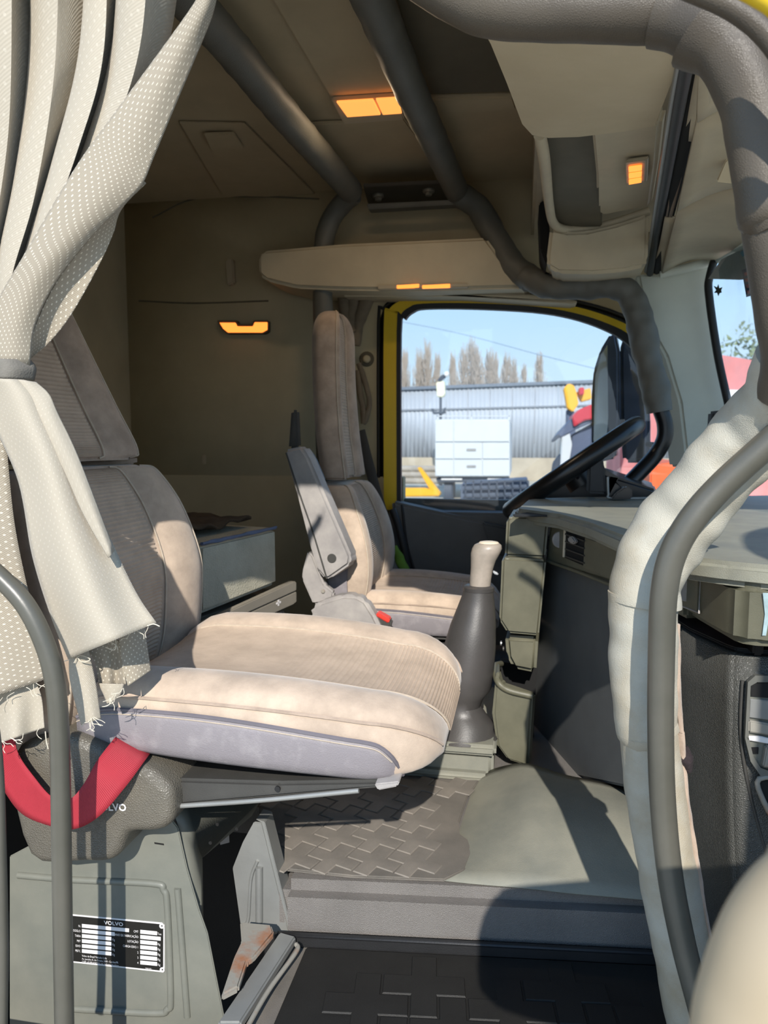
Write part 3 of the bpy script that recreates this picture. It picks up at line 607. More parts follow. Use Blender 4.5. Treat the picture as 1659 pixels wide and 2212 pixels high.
# glovebox and passenger side dash
G = [pY(1452, 1270, 1.34), pY(1500, 1280, 1.235), pY(1575, 1290, 1.115), pY(1600, 1290, 1.095), pY(1640, 1290, 1.085), pY(1900, 1290, 1.08)]
plan = [V((p.x, p.y, 0)) for p in G] + [V((1.0, 1.08, 0)), V((1.0, 1.7, 0)), V((.32, 1.55, 0))]
zt, zb_ = .700, .612
prism('glovebox', [V((p.x, p.y, zb_)) for p in plan], (0, 0, zt - zb_), DASH, DB, .012, 3)
n1 = (G[1] - G[0]).cross(V((0, 0, 1))); n1 = V((n1.x, n1.y, 0)).normalized(); n1 = n1 if n1.x < 0 else -n1
e1 = V(((G[1] - G[0]).x, (G[1] - G[0]).y, 0)).normalized()
def gP(x, y, off=0): return pP(x, y, G[0] + n1 * off, n1)
gw = prism('vent_frame', [gP(x, y, .0) for x, y in [(1470, 1222), (1513, 1236), (1510, 1324), (1464, 1306)]], n1 * .003, DASH, DB, .001)
disc('thumbwheel', gP(1486, 1268) - e1 * .003, e1, .024, .007, PLGREY, gw, 26, .001)
tube('frame_edge', [gP(x, y, .003) for x, y in [(1470, 1222), (1513, 1236), (1510, 1324), (1464, 1306)]], .0016, PLGREY, gw, 6, 1, smoothp=False)
# paint scrape
prism('paint_mark', [V((G[4].x, G[4].y - .0006, z)) + V((dx, 0, 0)) for z, dx in [(.69, .004), (.66, .008), (.63, .006), (.63, .011), (.66, .014), (.69, .013)]], (0, -.0006, 0), mat('pale blue scrape', (150, 172, 176), .6, .2, 40), DB)
# lower passenger side panel with its cut-outs
sc = .045
LP = [pY(1440, 1380, 1.36), pY(1490, 1400, 1.26), pY(1572, 1420, 1.165), pY(1592, 1420, 1.150), pY(1640, 1420, 1.142), pY(1900, 1420, 1.142)]
plan2 = [V((p.x, p.y, 0)) for p in LP] + [V((1.0, 1.13, 0)), V((1.0, 1.6, 0)), V((.34, 1.55, 0))]
rowsL = []
for k in range(9):
    t = k / 8; z = .585 * (1 - t) + .0 * t
    rowsL.append([V((p.x + .05 * t * t, p.y - .0 * t, z)) for p in cat([V((q_.x, q_.y, 0)) for q_ in LP], 5)])
grid('side_panel', rowsL, DASHLE, DB, .02)
prism('panel_shelf', [V((p.x, p.y + .01, .585)) for p in plan2], (0, 0, .006), BLACK, DB, .002)
for i in range(3): box('bracket', (.335 + .05 * i, 1.13, .588), (.35 + .05 * i, 1.17, .615), BLACKG, DB, .003)
nL = V((0, -1, 0))
def lY(x, y, off=0): return pY(x, y, 1.126 - off)
fr_o = [lY(x, y) for x, y in [(1612, 1470), (1628, 1456), (1720, 1456), (1720, 1700), (1640, 1672), (1618, 1640), (1606, 1590)]]
fr_i = [lY(x, y) for x, y in [(1618, 1478), (1632, 1470), (1712, 1470), (1712, 1680), (1640, 1654), (1624, 1630), (1614, 1588)]]
ring('fuse_frame', fr_o, fr_i, (0, -.008, 0), mat('fuse frame plastic', (96, 96, 90), .5, .1), DB)
prism('fuse_cavity', fr_i, (0, -.002, 0), STEEL, DB)
prism('fuse_opening', [lY(x, y, .003) for x, y in [(1620, 1474), (1712, 1474), (1712, 1512), (1622, 1504)]], (0, -.001, 0), DARK, DB)
prism('bare_metal', [lY(x, y, .003) for x, y in [(1618, 1508), (1712, 1516), (1712, 1560), (1616, 1548)]], (0, -.004, 0), STEELB, DB, .001)
prism('rusty_lip', [lY(x, y, .003) for x, y in [(1614, 1552), (1712, 1570), (1712, 1592), (1614, 1578)]], (0, -.008, 0), RUST, DB, .002)
prism('white_tape', [lY(x, y, .003) for x, y in [(1608, 1588), (1640, 1588), (1712, 1606), (1712, 1614), (1612, 1596)]], (0, -.005, 0), PLATEW, DB, .001)
prism('square_hole', [lY(x, y, .003) for x, y in [(1619, 1614), (1638, 1614), (1637, 1628), (1620, 1626)]], (0, -.002, 0), DARK, DB)
prism('bracket', [lY(x, y, .003) for x, y in [(1650, 1606), (1712, 1612), (1712, 1658), (1642, 1650)]], (0, -.012, 0), RUST, DB, .002)
prism('lower_opening', [lY(x, y, .002) for x, y in [(1634, 1684), (1720, 1690), (1720, 1860), (1690, 1800), (1650, 1730)]], (0, -.002, 0), DARK, DB)
tube('opening_edge', [lY(x, y, .006) for x, y in [(1720, 1684), (1640, 1682), (1650, 1732), (1690, 1802), (1722, 1862)]], .004, RUST, DB, 8, 4)
tube('panel_groove', [lY(x, y, -.008) for x, y in [(1604, 1470), (1600, 1560), (1606, 1640), (1626, 1740), (1660, 1860)]], .003, PLDK, DB, 8, 4)

# ================================================================== STEERING WHEEL, HOLDER
SW = thing('steering_wheel', 'black steering wheel seen edge on behind the dash', 'steering wheel', pY(1238, 1010, 2.42))
wc = pY(1236, 1012, 2.42); wx = (pY(1376, 918, 2.42) - pY(1140, 1078, 2.42)).normalized(); wy = (wc - CAM); wy = (wy - wx * wy.dot(wx)).normalized(); wn = wx.cross(wy)
if wn.x > 0: wn = -wn
R = .232
tube('rim', [wc + wx * (R * math.cos(t)) + wy * (R * math.sin(t)) for t in [2 * math.pi * k / 28 for k in range(28)]], 0.028, BLACKG, SW, 16, 3, closed=True)
disc('hub', wc - wn * .06, wn, .075, .05, BLACKG, SW, 28, .012)
for t in (.5, 2.64, 4.71):
    tube('spoke', [wc - wn * .03 + (wx * math.cos(t) + wy * math.sin(t)) * .05, wc + (wx * math.cos(t) + wy * math.sin(t)) * (R - .004)], .014, BLACKG, SW, 10, 4, flat=.5)
tube('column', [wc - wn * .05, wc - wn * .30 + V((.06, 0, -.05))], .05, BLACKG, SW, 16, 4)
cb = prism('instrument_hood', pYs([(1150, 1076), (1240, 1012), (1262, 1008), (1420, 1058), (1420, 1090), (1150, 1090)], 2.36), (.05, .35, 0), BLACKG, None, .02, 3)
setp(cb, 'black instrument hood behind the steering wheel', 'instrument hood')
PH = thing('phone_holder', 'black phone holder bracket fixed on the dash top', 'phone holder', pY(1300, 1072, 2.2))
prism('cradle', pYs([(1270, 998), (1280, 988), (1302, 990), (1306, 1004), (1312, 1068), (1268, 1066)], 2.19), (0, .03, 0), BLACK, PH, .008, 2)
prism('arm', pYs([(1306, 1012), (1338, 1032), (1332, 1040), (1318, 1034), (1366, 1072), (1314, 1072)], 2.2), (0, .03, 0), BLACKG, PH, .004)
tube('clamp', [pY(1312, 1030, 2.185), pY(1314, 1066, 2.185), pY(1322, 1076, 2.185), pY(1420, 1076, 2.2)], .004, STEELB, PH, 8)
prism('base', pYs([(1352, 1050), (1366, 1056), (1366, 1078), (1320, 1078), (1330, 1064)], 2.17), (0, .03, 0), BLACKG, PH, .004)
prism('dash_sensor', pYs([(1538, 888), (1562, 886), (1572, 890), (1548, 930), (1534, 950)], 2.3), (0, .05, 0), BLACK, None, .008)
setp(bpy.data.objects['dash_sensor'], 'small dark gadget mounted at the windscreen edge', 'gadget')

# ================================================================== GEAR LEVER
GL = thing('gear_lever', 'grey gear lever with worn knob and tall dark rubber boot', 'gear lever', pY(1000, 1590, 1.76))
def ell(px, py, rp, Y, ry=.9, sx=1.0, n=24):
    c = pY(px, py, Y); r_ = rp * (c - CAM).dot(_f) / F
    return [c + V((r_ * sx * math.cos(t), r_ * ry * math.sin(t), 0)) for t in [2 * math.pi * k / n for k in range(n)]]
KN = mat('worn gear knob', (170, 158, 146), .4, .0, 18, .1, 300, col2=(140, 134, 124))
loft('knob', [ell(1036, 1276, 22, 1.80), ell(1038, 1250, 23, 1.80), ell(1041, 1228, 24, 1.80), ell(1044, 1210, 27, 1.80), ell(1048, 1196, 31, 1.80), ell(1052, 1185, 32, 1.80), ell(1054, 1177, 29, 1.80), ell(1056, 1173, 22, 1.80)], KN, GL)
loft('knob_cap', [ell(1056, 1174.5, 23, 1.80), ell(1056, 1170.5, 20, 1.80), ell(1056, 1169, 12, 1.80)], mat('pale knob cap', (214, 202, 180), .4, .05), GL)
prism('splitter_switch', pYs([(1064, 1232), (1076, 1238), (1077, 1243), (1066, 1240)], 1.78), (0, .012, 0), CHROME, GL, .002)
BOOT = mat('black rubber boot', (70, 67, 66), .42, .0, 8, .1, 300, col2=(58, 57, 55))
loft('boot', [ell(1034, 1270, 31, 1.80), ell(1033, 1282, 33, 1.80), ell(1029, 1310, 40, 1.80), ell(1022, 1350, 49, 1.79), ell(1014, 1400, 56, 1.785), ell(1006, 1450, 60, 1.78), ell(1004, 1485, 56, 1.775), ell(998, 1505, 46, 1.77), ell(996, 1522, 42, 1.77), ell(1000, 1540, 50, 1.765), ell(1004, 1558, 62, 1.76), ell(1000, 1574, 66, 1.755), ell(998, 1586, 78, 1.755)], BOOT, GL)
loft('boot_collar', [ell(1034, 1276, 33, 1.80), ell(1034, 1268, 33.5, 1.80), ell(1034, 1264, 28, 1.80)], BOOT, GL)
GB = thing('gear_console', 'low grey stepped plinth under the gear lever boot', 'console', pY(960, 1680, 1.70))
def zb(name, x0, x1, y0, y1, z0, z1, m, bev): return box(name, (x0, y0, z0), (x1, y1, z1), m, GB, bev, 3)
zb('plinth', -.30, -.052, 1.69, 2.1, .10, .170, SLOPE, .012); zb('plinth_top', -.31, -.046, 1.675, 2.1, .165, .192, SLOPE, .008); zb('plinth_foot', -.32, -.06, 1.665, 2.1, .10, .125, SLOPE, .010)
# ================================================================== SEATS
def seatloop(yc, hw, zb0, zt0, bol=.24, n=5):
    c = [(0, 0), (-.55, 0), (-.86, .0), (-.97, .06), (-1, .25), (-1.01, .5), (-.99, .72), (-.93, .92), (-.80, 1.02), (-.66, .98), (-.54, .86), (-.3, .80), (0, .79)]
    full = c + [(-a, b) for a, b in c[-2:0:-1]]
    P = cat([V((0, a, b)) for a, b in full], n, True)
    return [(yc + p.y * hw, zb0 + p.z * (zt0 - zb0)) for p in P]
def cushion(parent, xb, xf, yc, hw, z_b, z_f, th, R=.12, crown=.018, skirt=True):
    """xb/xf back and front, z_b/z_f underside height at back and front"""
    secs = []; xs = [xb + (xf - R - xb) * k / 14 for k in range(15)]
    for x in xs:
        u = (x - xb) / (xf - xb); zb0 = z_b + (z_f - z_b) * u
        t_ = th * (1 - .25 * max(0, 1 - u / .12) ** 2) + crown * math.sin(math.pi * min(1, u * 1.02))
        secs.append((x, zb0, zb0 + t_, hw * (.93 + .07 * math.sin(math.pi * min(1, .15 + u)))))
    x, zb0, zt0, h0 = secs[-1]
    for k in range(1, 9):
        ph = math.pi / 2 * k / 8
        secs.append((xf - R + R * math.sin(ph), zb0 + .022 * (1 - math.cos(ph)), zt0 - (th * .78) * (1 - math.cos(ph)), h0 - .075 * (1 - math.cos(ph))))
    def loop(sx): return [V((sx[0] - (.012 * max(0, (sx[2] - z) / max(.02, sx[2] - sx[1])) ** 2 if sx[0] > xf - R else 0), y, z)) for y, z in seatloop(yc, sx[3], sx[1], sx[2])]
    loops = [loop(q_) for q_ in secs]
    loft('cushion', loops, SUEDE, parent, 70)
    N = len(loops[0]); h = N // 2
    nI = 49; a0, a1 = h - 11, h + 11
    # ribbed centre insert: finely corrugated surface just above the foam
    dense = []
    for j in range(a0, a1 + 1): dense.append(cat([l[j] for l in loops], 12))
    rows = []
    for i in range(len(dense[0])):
        row = []
        for j in range(len(dense)):
            p = dense[j][i]; pn = dense[j][min(i + 1, len(dense[0]) - 1)]; pp = dense[j][max(i - 1, 0)]
            tg = (pn - pp).normalized(); yv = V((0, 1, 0)); nn = tg.cross(yv).normalized(); nn = nn if (nn.z > 0 or nn.x > 0) else -nn
            amp = .0011 * max(0, min(1, (i / len(dense[0]) - .35) * 4))
            row.append(p + nn * (.0018 + amp * (1 if i % 4 < 2 else -1)))
        rows.append(row)
    ins = grid('center_insert', rows, RIBS, parent, 0, None, 80)
    for j in (a0, a1): tube('piping', [l[j] + V((.001, 0, .0025)) for l in loops[1:]], .0022, PIPING, ins, 6, 3)
    for j in (31, N - 31):
        tube('piping', [l[j] + V((.001, -.001 if j < h else .001, .0015)) for l in loops[1:-1]], .0028, SUEDE2, parent, 6, 3)
    if skirt:
        for sgn, off in ((-1, 0), (1, 0)):
            rows = []; L_ = 18; edge = []
            for k in range(L_ + 1):
                u = k / L_; f_ = u * 17.2; i0 = int(f_); fr = f_ - i0
                la, lb = loops[min(i0, 21)], loops[min(i0 + 1, 21)]
                tops = 27.0 + 1.0 * math.sin(u * 5)
                if u > .84: tops = 12 + (tops - 12) * math.sqrt(max(0, 1 - ((u - .84) / .16) ** 2))
                r_ = []
                for m_ in range(9):
                    jj = 9.0 + (tops - 9.0) * m_ / 8; j0 = int(jj); fj = jj - j0
                    def G_(l): 
                        ja, jb = (j0, j0 + 1) if sgn < 0 else ((N - j0) % N, (N - j0 - 1) % N)
                        return l[ja].lerp(l[jb], fj)
                    p = G_(la).lerp(G_(lb), fr); r_.append(p + V((.002, sgn * .0035, -.0005)))
                rows.append(r_); edge.append(r_[-1])
            sk = grid('side_skirt', rows, VINYL, parent, .002)
            tube('seam_welt', [e + V((0, sgn * .0008, .001)) for e in edge], .0032, mat('grey welt', (104, 100, 106), .6, .1, 20), sk, 6, 3)
            tube('stitch_line', [e + V((0, sgn * .0025, -.006)) for e in edge[:-1]], .0009, PIPING, sk, 5, 3)
    return loops
def backrest(parent, prof_low, prof_up, yc, far, T0=.12, B0=.045, T1=.12, B1=.03):
    """prof: (px, py, halfwidth) along the seat's far edge; far=+1"""
    def sections(prof):
        C_ = [(pY(px, py, yc + hw), hw) for px, py, hw in prof]
        xs = cat([V((c.x, hw, c.z)) for c, hw in C_], 6); return [(p.x, p.z, p.y) for p in xs]
    def mk(T, B):
        sh = [(0, -B), (.28, -B), (.47, -B + .003), (.58, -.4 * B), (.70, -.002), (.84, .002), (.95, -.008), (1.0, -.03), (1.0, -.055), (.93, -T + .02), (.7, -T), (.35, -T - .006), (0, -T - .008)]
        full = sh + [(-a, b) for a, b in sh[-2:0:-1]]
        return cat([V((a, b, 0)) for a, b in full], 4, True)
    def loop(s_, k=1.0, cx=-.055): return [V((s_[0] + cx + (p.y - cx) * k, yc + p.x * s_[2] * (1 if k == 1 else .5 + .5 * k), s_[1])) for p in base]
    for nm, prof in (('backrest', prof_low), ('headrest', prof_up)):
        ss = sections(prof); LS = []; base = mk(T0, B0) if nm == 'backrest' else mk(T1, B1)
        n = len(ss)
        if nm == 'headrest':
            zt_ = ss[-1][1]; hc = .10; ns = []
            x0_, _, w0_ = [q_ for q_ in ss if q_[1] <= zt_ - hc][-1]
            ss = [q_ for q_ in ss if q_[1] < zt_ - hc * .999]; cap = []
            for k_ in range(0, 9):
                a_ = math.pi / 2 * k_ / 8.6; t_ = math.sin(a_); f_ = (zt_ - hc + hc * t_); xi = [q_ for q_ in sections(prof) if q_[1] <= f_ + 1e-6][-1]
                cap.append((xi[0], f_, xi[2] * math.cos(a_) ** .8, math.cos(a_) ** .55))
            ss = ss + cap; n = len(ss)
        for i, s_ in enumerate(ss):
            e = min(i, n - 1 - i); k = 1 if e > 4 else math.sqrt(max(0.08, 1 - ((5 - e) / 5.2) ** 2)) 
            if nm == 'headrest' and i < n / 2: k = 1 if e > 1 else .8
            if nm == 'backrest' and i > n / 2: k = 1 if e > 1 else .82
            if len(s_) == 4: k = 1; LS.append([V((s_[0] - .05 + (p.y + .05) * s_[3], yc + p.x * s_[2], s_[1])) for p in base]); continue
            LS.append(loop(s_, k))
        o = loft(nm, LS, SUEDE if nm == 'backrest' else SUEDE2, parent, 70); N = len(base)
        # ribbed insert down the middle
        wI = 8 if nm == 'backrest' else 6; idx = list(range(N - wI, N)) + list(range(0, wI + 1))
        dense = [cat([l[j] for l in LS[2:-3]], 8) for j in idx]; rows = []
        for i in range(len(dense[0])):
            rows.append([d[i] + V((.0025 + (.0012 if i % 4 < 2 else -.0012), 0, 0)) for d in dense])
        ins = grid('center_insert', rows, RIBS, o, 0, None, 80)
        for j in (N - wI - 1, wI + 1): tube('piping', [l[j] + V((.004, 0, 0)) for l in LS[1:-1]], .0022, PIPING, o, 6, 2)
        for j in (24, N - 24): tube('piping', [l[j] + V((.002, .001 if j < N / 2 else -.001, 0)) for l in LS[1:-1]], .0024, PIPING, o, 6, 2)
    return
PS = thing('passenger_seat', 'beige suede passenger seat with ribbed centre and grey vinyl skirt, standing on a steel box', 'seat', (-.4, 1.3, .36))
cushion(PS, -.70, -.112, 1.305, .262, .405, .372, .112)
backrest(PS, [(330, 1560, .20), (385, 1480, .235), (434, 1370, .255), (446, 1270, .262), (441, 1190, .262), (402, 1088, .245), (352, 1018, .215), (322, 1003, .195)],
         [(308, 992, .195), (303, 960, .196), (262, 880, .188), (210, 775, .168), (158, 670, .140), (125, 610, .122), (92, 545, .108)], 1.305, 1)
prism('neck_strip', [pY(170, 1018, 1.42), pY(300, 1002, 1.50), pY(300, 985, 1.50), pY(170, 1000, 1.42)], (-.03, 0, 0), SUEDE2, PS, .004)
# seat pan under the cushion
pan = [pY(338, 1682, 1.06), pY(372, 1742, 1.06), pY(600, 1722, 1.06), pY(858, 1700, 1.06), pY(866, 1686, 1.06), pY(600, 1690, 1.06)]
prism('seat_pan', pan, (0, .44, 0), PLDK, PS, .006)
tube('pan_edge', [pY(372, 1742, 1.055), pY(560, 1729, 1.055), pY(775, 1708, 1.055)], .004, STEELB, PS, 8)
prism('pan_tab', pYs([(808, 1694), (864, 1688), (858, 1700), (816, 1708)], 1.045), (0, .05, 0), PLGREY, PS, .002)
disc('pan_screw', pY(600, 1703, 1.058), (0, -1, 0), .0045, .003, BLACK, PS, 12)
tube('recliner_lever', [pY(424, 1430, 1.56), pY(450, 1448, 1.56), pY(476, 1462, 1.56)], .009, BLACKG, PS, 10)

DS = thing('driver_seat', 'beige and grey driver seat with raised armrest beside the window', 'seat', (-.4, 2.45, .11))
cushion(DS, -.62, -.06, 2.45, .25, .305, .292, .110)
backrest(DS, [(812, 1296, .20), (838, 1262, .235), (853, 1215, .245), (855, 1170, .245), (846, 1125, .235), (828, 1080, .215), (808, 1048, .18), (792, 1036, .155)],
         [(790, 1028, .150), (789, 1010, .152), (779, 940, .146), (772, 860, .138), (769, 800, .132), (768, 750, .128), (768, 710, .126), (768, 686, .126)], 2.45, 1, .11, .03, .095, .024)
prism('side_vinyl', [pY(720, 1080, 2.20), pY(752, 1200, 2.20), pY(756, 1290, 2.20), pY(712, 1300, 2.20), pY(690, 1180, 2.20), pY(695, 1070, 2.20)], (0, .02, 0), VINYL, DS, .008)
arm = prism('armrest', pYs([(612, 972), (650, 964), (664, 984), (758, 1202), (755, 1220), (712, 1250), (700, 1252), (684, 1232), (668, 1180), (640, 1070)], 2.115), (.01, .055, 0), PLGREY, DS, .012, 3)
tube('armrest_groove', [pY(618, 978, 2.113), pY(650, 1075, 2.113), pY(676, 1150, 2.113), pY(706, 1250, 2.113)], .0025, PLDK, arm, 6)
disc('armrest_cap', pY(717, 1206, 2.116), (0, -1, 0), .014, .003, PLDK, arm, 22, .001)
prism('armrest_side', pYs([(652, 966), (668, 988), (690, 1040), (684, 1046), (660, 1000)], 2.13), (.01, .05, 0), BLACKG, arm, .006)
prism('armrest_hinge', pYs([(628, 886), (640, 884), (644, 968), (622, 970)], 2.2), (0, .04, 0), PLDK, DS, .008)
prism('hinge_plate', pYs([(664, 1190), (676, 1200), (700, 1262), (722, 1280), (716, 1300), (676, 1306), (652, 1252), (652, 1236)], 2.14), (0, .03, 0), PLGREY, DS, .006)
disc('rivet', pY(698, 1277, 2.139), (0, -1, 0), .006, .004, RUST, DS, 14, .001)
prism('side_cover', pYs([(668, 1328), (672, 1312), (690, 1300), (738, 1285), (768, 1286), (790, 1298), (810, 1330), (838, 1388), (842, 1440), (700, 1440), (690, 1385)], 2.10), (0, .06, 0), PLGREY, DS, .016, 4)
bu = prism('belt_buckle', pYs([(806, 1336), (814, 1324), (846, 1342), (842, 1360), (828, 1376), (812, 1352)], 2.12), (0, .035, 0), PLDK, DS, .005)
prism('release_button', pYs([(811, 1330), (815, 1323), (842, 1338), (839, 1347)], 2.115), (0, .036, 0), REDP, bu, .003)
tube('belt_stalk', [pY(828, 1372, 2.14), pY(842, 1396, 2.14), pY(850, 1430, 2.14)], .008, PLGREY, DS, 8)
box('pedestal', (-.60, 2.18, .10), (-.12, 2.72, .30), PLDK, DS, .02)
box('slide_rail', (-.64, 2.20, .27), (-.08, 2.24, .30), STEELB, DS, .004)

# ------------------------------------------------------------------ steel seat box under the passenger seat
SB = thing('seat_box', 'grey painted steel seat box with identification plate', 'seat base', (-.6, 1.2, -.05))
YB = 1.10
prism('side_plate', pYs([(20, 1850), (160, 1776), (370, 1770), (384, 1788), (404, 1876), (430, 1966), (448, 2016), (487, 2215), (520, 2390), (20, 2390)], YB), (0, .004, 0), STEEL, SB, .0015)
tube('embossed_rib', [pY(40, 1890, YB), pY(162, 1900, YB), pY(330, 1908, YB), pY(354, 1922, YB), pY(362, 1960, YB), pY(369, 2150, YB), pY(362, 2180, YB), pY(330, 2188, YB), pY(150, 2178, YB)], .006, STEEL, SB, 10, 8, flat=1)
tube('embossed_rib', [pY(384, 1918, YB), pY(392, 2020, YB), pY(405, 2196, YB)], .006, STEEL, SB, 10)
prism('vent_slot', pYs([(333, 1820), (353, 1823), (354, 1826), (334, 1823)], YB - .001), (0, .001, 0), DARK, SB)
gus = [pY(384, 1788, YB + .01), pY(372, 1750, YB + .01), pY(405, 1744, 1.16), pY(560, 1728, 1.2), pY(540, 1762, 1.2), pY(434, 1852, 1.17), pY(436, 1982, 1.14), pY(428, 1964, YB + .01), pY(404, 1876, YB + .01)]
gb = bmesh.new(); gvv = [gb.verts.new(p) for p in gus]; gb.faces.new(gvv); frombm('gusset', gb, STEEL, SB).modifiers.new('t', 'SOLIDIFY').thickness = .004
for x, y in ((455, 1820), (470, 1780), (512, 1790)): disc('hole', pY(x, y, 1.155), (0, -1, 0), .003, .002, DARK, SB, 10)
lg = prism('front_leg', pYs([(548, 1776), (566, 1778), (626, 2020), (612, 2022), (590, 2012), (520, 2004), (502, 1876), (524, 1820)], 1.22), (0, .005, 0), STEELB, SB, .0015)
tube('leg_rib', [pY(560, 1872, 1.219), pY(560, 1990, 1.219)], .007, STEELB, lg, 10, 4); tube('leg_rib', [pY(556, 1860, 1.219), pY(542, 1900, 1.219), pY(536, 1985, 1.219), pY(524, 1998, 1.219)], .003, STEELB, lg, 8)
prism('leg_flange', pYs([(552, 1770), (566, 1778), (626, 2020), (634, 2024), (572, 1776)], 1.215), (0, .04, 0), STEELB, SB, .001)
prism('foot_channel', [pZ(x, y, .05) for x, y in [(519, 2004), (586, 2010), (592, 2028), (548, 2082), (534, 2090), (516, 2146), (478, 2166), (506, 2080), (522, 2046)]], (0, 0, .012), RUST, SB, .003)
prism('foot_channel', [pZ(605, 2030, .018), pZ(640, 2040, .018), pZ(520, 2230, .018), pZ(470, 2230, .018)], (0, 0, .016), STEELB, SB, .003)
tube('mat_lip', [pZ(640, 2040, .03), pZ(640, 2056, .03), pZ(580, 2140, .03), pZ(525, 2235, .03)], .004, RUST, SB, 8)
box('box_back', (-1.05, 1.11, -.05), (-1.0, 1.6, .36), BLACK, SB, .004)
prism('paper_tag', pYs([(472, 1803), (494, 1802), (495, 1820), (476, 1825)], 1.45), (0, .002, 0), PLATEW, SB)
# identification plate
def pl_(cx, cy, off=0): return pY(120 + cx / 5.925, 1950 + cy / 5.925, YB - .0012 - off)
ex = pl_(1390, 265) - pl_(300, 158); ez = pl_(300, 158) - pl_(300, 770)
ip = prism('id_plate', [pl_(100, 140), pl_(1360, 258), pl_(1395, 290), pl_(1395, 860), pl_(1365, 890), pl_(100, 752)], (0, .001, 0), PLATEW, SB)
prism('plate_face', [pl_(100, 158, .0006), pl_(1340, 276, .0006), pl_(1378, 330, .0006), pl_(1376, 820, .0006), pl_(1330, 868, .0006), pl_(100, 735, .0006)], (0, .0004, 0), PLATE, ip)
for cx, cy in ((1362, 296), (1368, 856)): disc('rivet', pl_(cx, cy), (0, -1, 0), .0046, .0016, PLATEW, ip, 18, .0006); disc('rivet_core', pl_(cx, cy, .0016), (0, -1, 0), .0013, .0005, PLATE, ip, 10)
def yl(x, y0): return y0 + (x - 335) * .098
def fld(x0, x1, y0, h): prism('plate_field', [pl_(x0, yl(x0, y0), .001), pl_(x1, yl(x1, y0), .001), pl_(x1, yl(x1, y0) + h, .001), pl_(x0, yl(x0, y0) + h, .001)], (0, .0003, 0), PLATEW, ip)
for k, (x1, y0) in enumerate([(940, 272), (757, 338), (716, 402), (716, 466), (716, 530), (716, 594)]): fld(337, x1, y0, 46)
for k in range(7): fld(1084, 1346 if k == 1 else 1300, 274 + 65.5 * k, 48)
pxm = (pl_(1100, 200) - pl_(100, 200)).length / 1000
def tx(s_, cx, cy, h, al='LEFT', bold=0, xs=.72): text('plate_lettering', s_, pl_(cx, cy, .0012), ex, ez, h * pxm * 1.12, PLATEW, ip, al, bold, xs)
tx('VOLVO', 622, 276, 56, 'LEFT', .0002, 1.15)
for k, s_ in enumerate(['N.', 'MODELO', 'TARA', 'PBT', 'EIXO', 'PBTC']): tx(s_, 322, 314 + 64 * k, 36, 'RIGHT')
for k, s_ in enumerate(['CMT', 'ANO DE FABRICAÇÃO', 'LOTAÇÃO', 'CARGA EIXO 1', '2', '3', '4']): tx(s_, 1062, 386 + 66.5 * k, 36, 'RIGHT')
tx('Ton', 1306, 412, 36)
for k in range(5): tx('Kg', 1308, 544 + 65.5 * k, 36)
for k in range(4): tx('Kg', 728, 484 + 64 * k, 34)
tx('Volvo do Brasil Veículos Ltda', 338, 690, 33); tx('Av. Juscelino K. de Oliveira, 2600 - Curitiba/PR', 338, 728, 30); tx('CNPJ: 43.999.424/0001-14. Indústria Brasileira', 338, 766, 31); tx('20001831', 1148, 852, 26)

# ------------------------------------------------------------------ belt retractor cover and red belt
RV = thing('belt_retractor', 'grained dark grey seat belt housing on the seat box corner', 'belt housing', pY(240, 1870, 1.05))
RVM = mat('grained grey cover', (88, 84, 76), .42, .0, 8, .8, 260, kind='grain', col2=(104, 99, 88))
pillow('housing', pYs([(20, 1640), (120, 1590), (180, 1600), (262, 1640), (318, 1664), (352, 1690), (370, 1716), (372, 1766), (358, 1790), (330, 1800), (282, 1802), (268, 1816), (256, 1846), (232, 1864), (180, 1866), (60, 1850)], 1.025), (0, .10, 0), .016, RVM, RV)
prism('slot_cover', pYs([(160, 1560), (215, 1600), (225, 1640), (200, 1700), (160, 1690)], 1.06), (0, .06, 0), BLACKG, RV, .01, 3)
text('lettering', 'VOLVO', pY(205, 1750, 1.0235), pY(280, 1752, 1.0235) - pY(205, 1750, 1.0235), (0, 0, 1), .0165, PLATEW, RV, 'LEFT', .0005)
def ribbon(name, pts, wv, m, par, th=.0016):
    P_ = cat(pts, 10); rows = []
    n = len(P_)
    wv = [V(q_) for q_ in wv]
    Wv = cat(wv, 10)
    for p, w_ in zip(P_, Wv): rows.append([p - w_ * .5 + w_ * (k / 6) for k in range(7)])
    return grid(name, rows, m, par, th, lambda i, j: (i / 100, j / 6))
bel = ribbon('seat_belt', [pY(-12, 1600, 1.0), pY(14, 1652, 1.0), pY(58, 1716, .995), pY(108, 1752, .99), pY(156, 1758, .985), pY(198, 1728, .99), pY(240, 1672, 1.0), pY(276, 1624, 1.03), pY(290, 1606, 1.06)],
             [pY(40, 1560, 1.0) - pY(-40, 1620, 1.0), pY(30, 1620, 1.0) - pY(-20, 1670, 1.0), pY(75, 1680, 1.0) - pY(42, 1752, 1.0), pY(116, 1720, 1.0) - pY(106, 1780, 1.0), pY(150, 1722, 1.0) - pY(160, 1786, 1.0), pY(180, 1692, 1.0) - pY(214, 1760, 1.0), pY(212, 1644, 1.0) - pY(272, 1702, 1.0), pY(238, 1606, 1.03) - pY(306, 1652, 1.03), pY(250, 1590, 1.06) - pY(320, 1630, 1.06)], RED, None)
setp(bel, 'red woven seat belt hanging in a loop beside the passenger seat', 'seat belt')

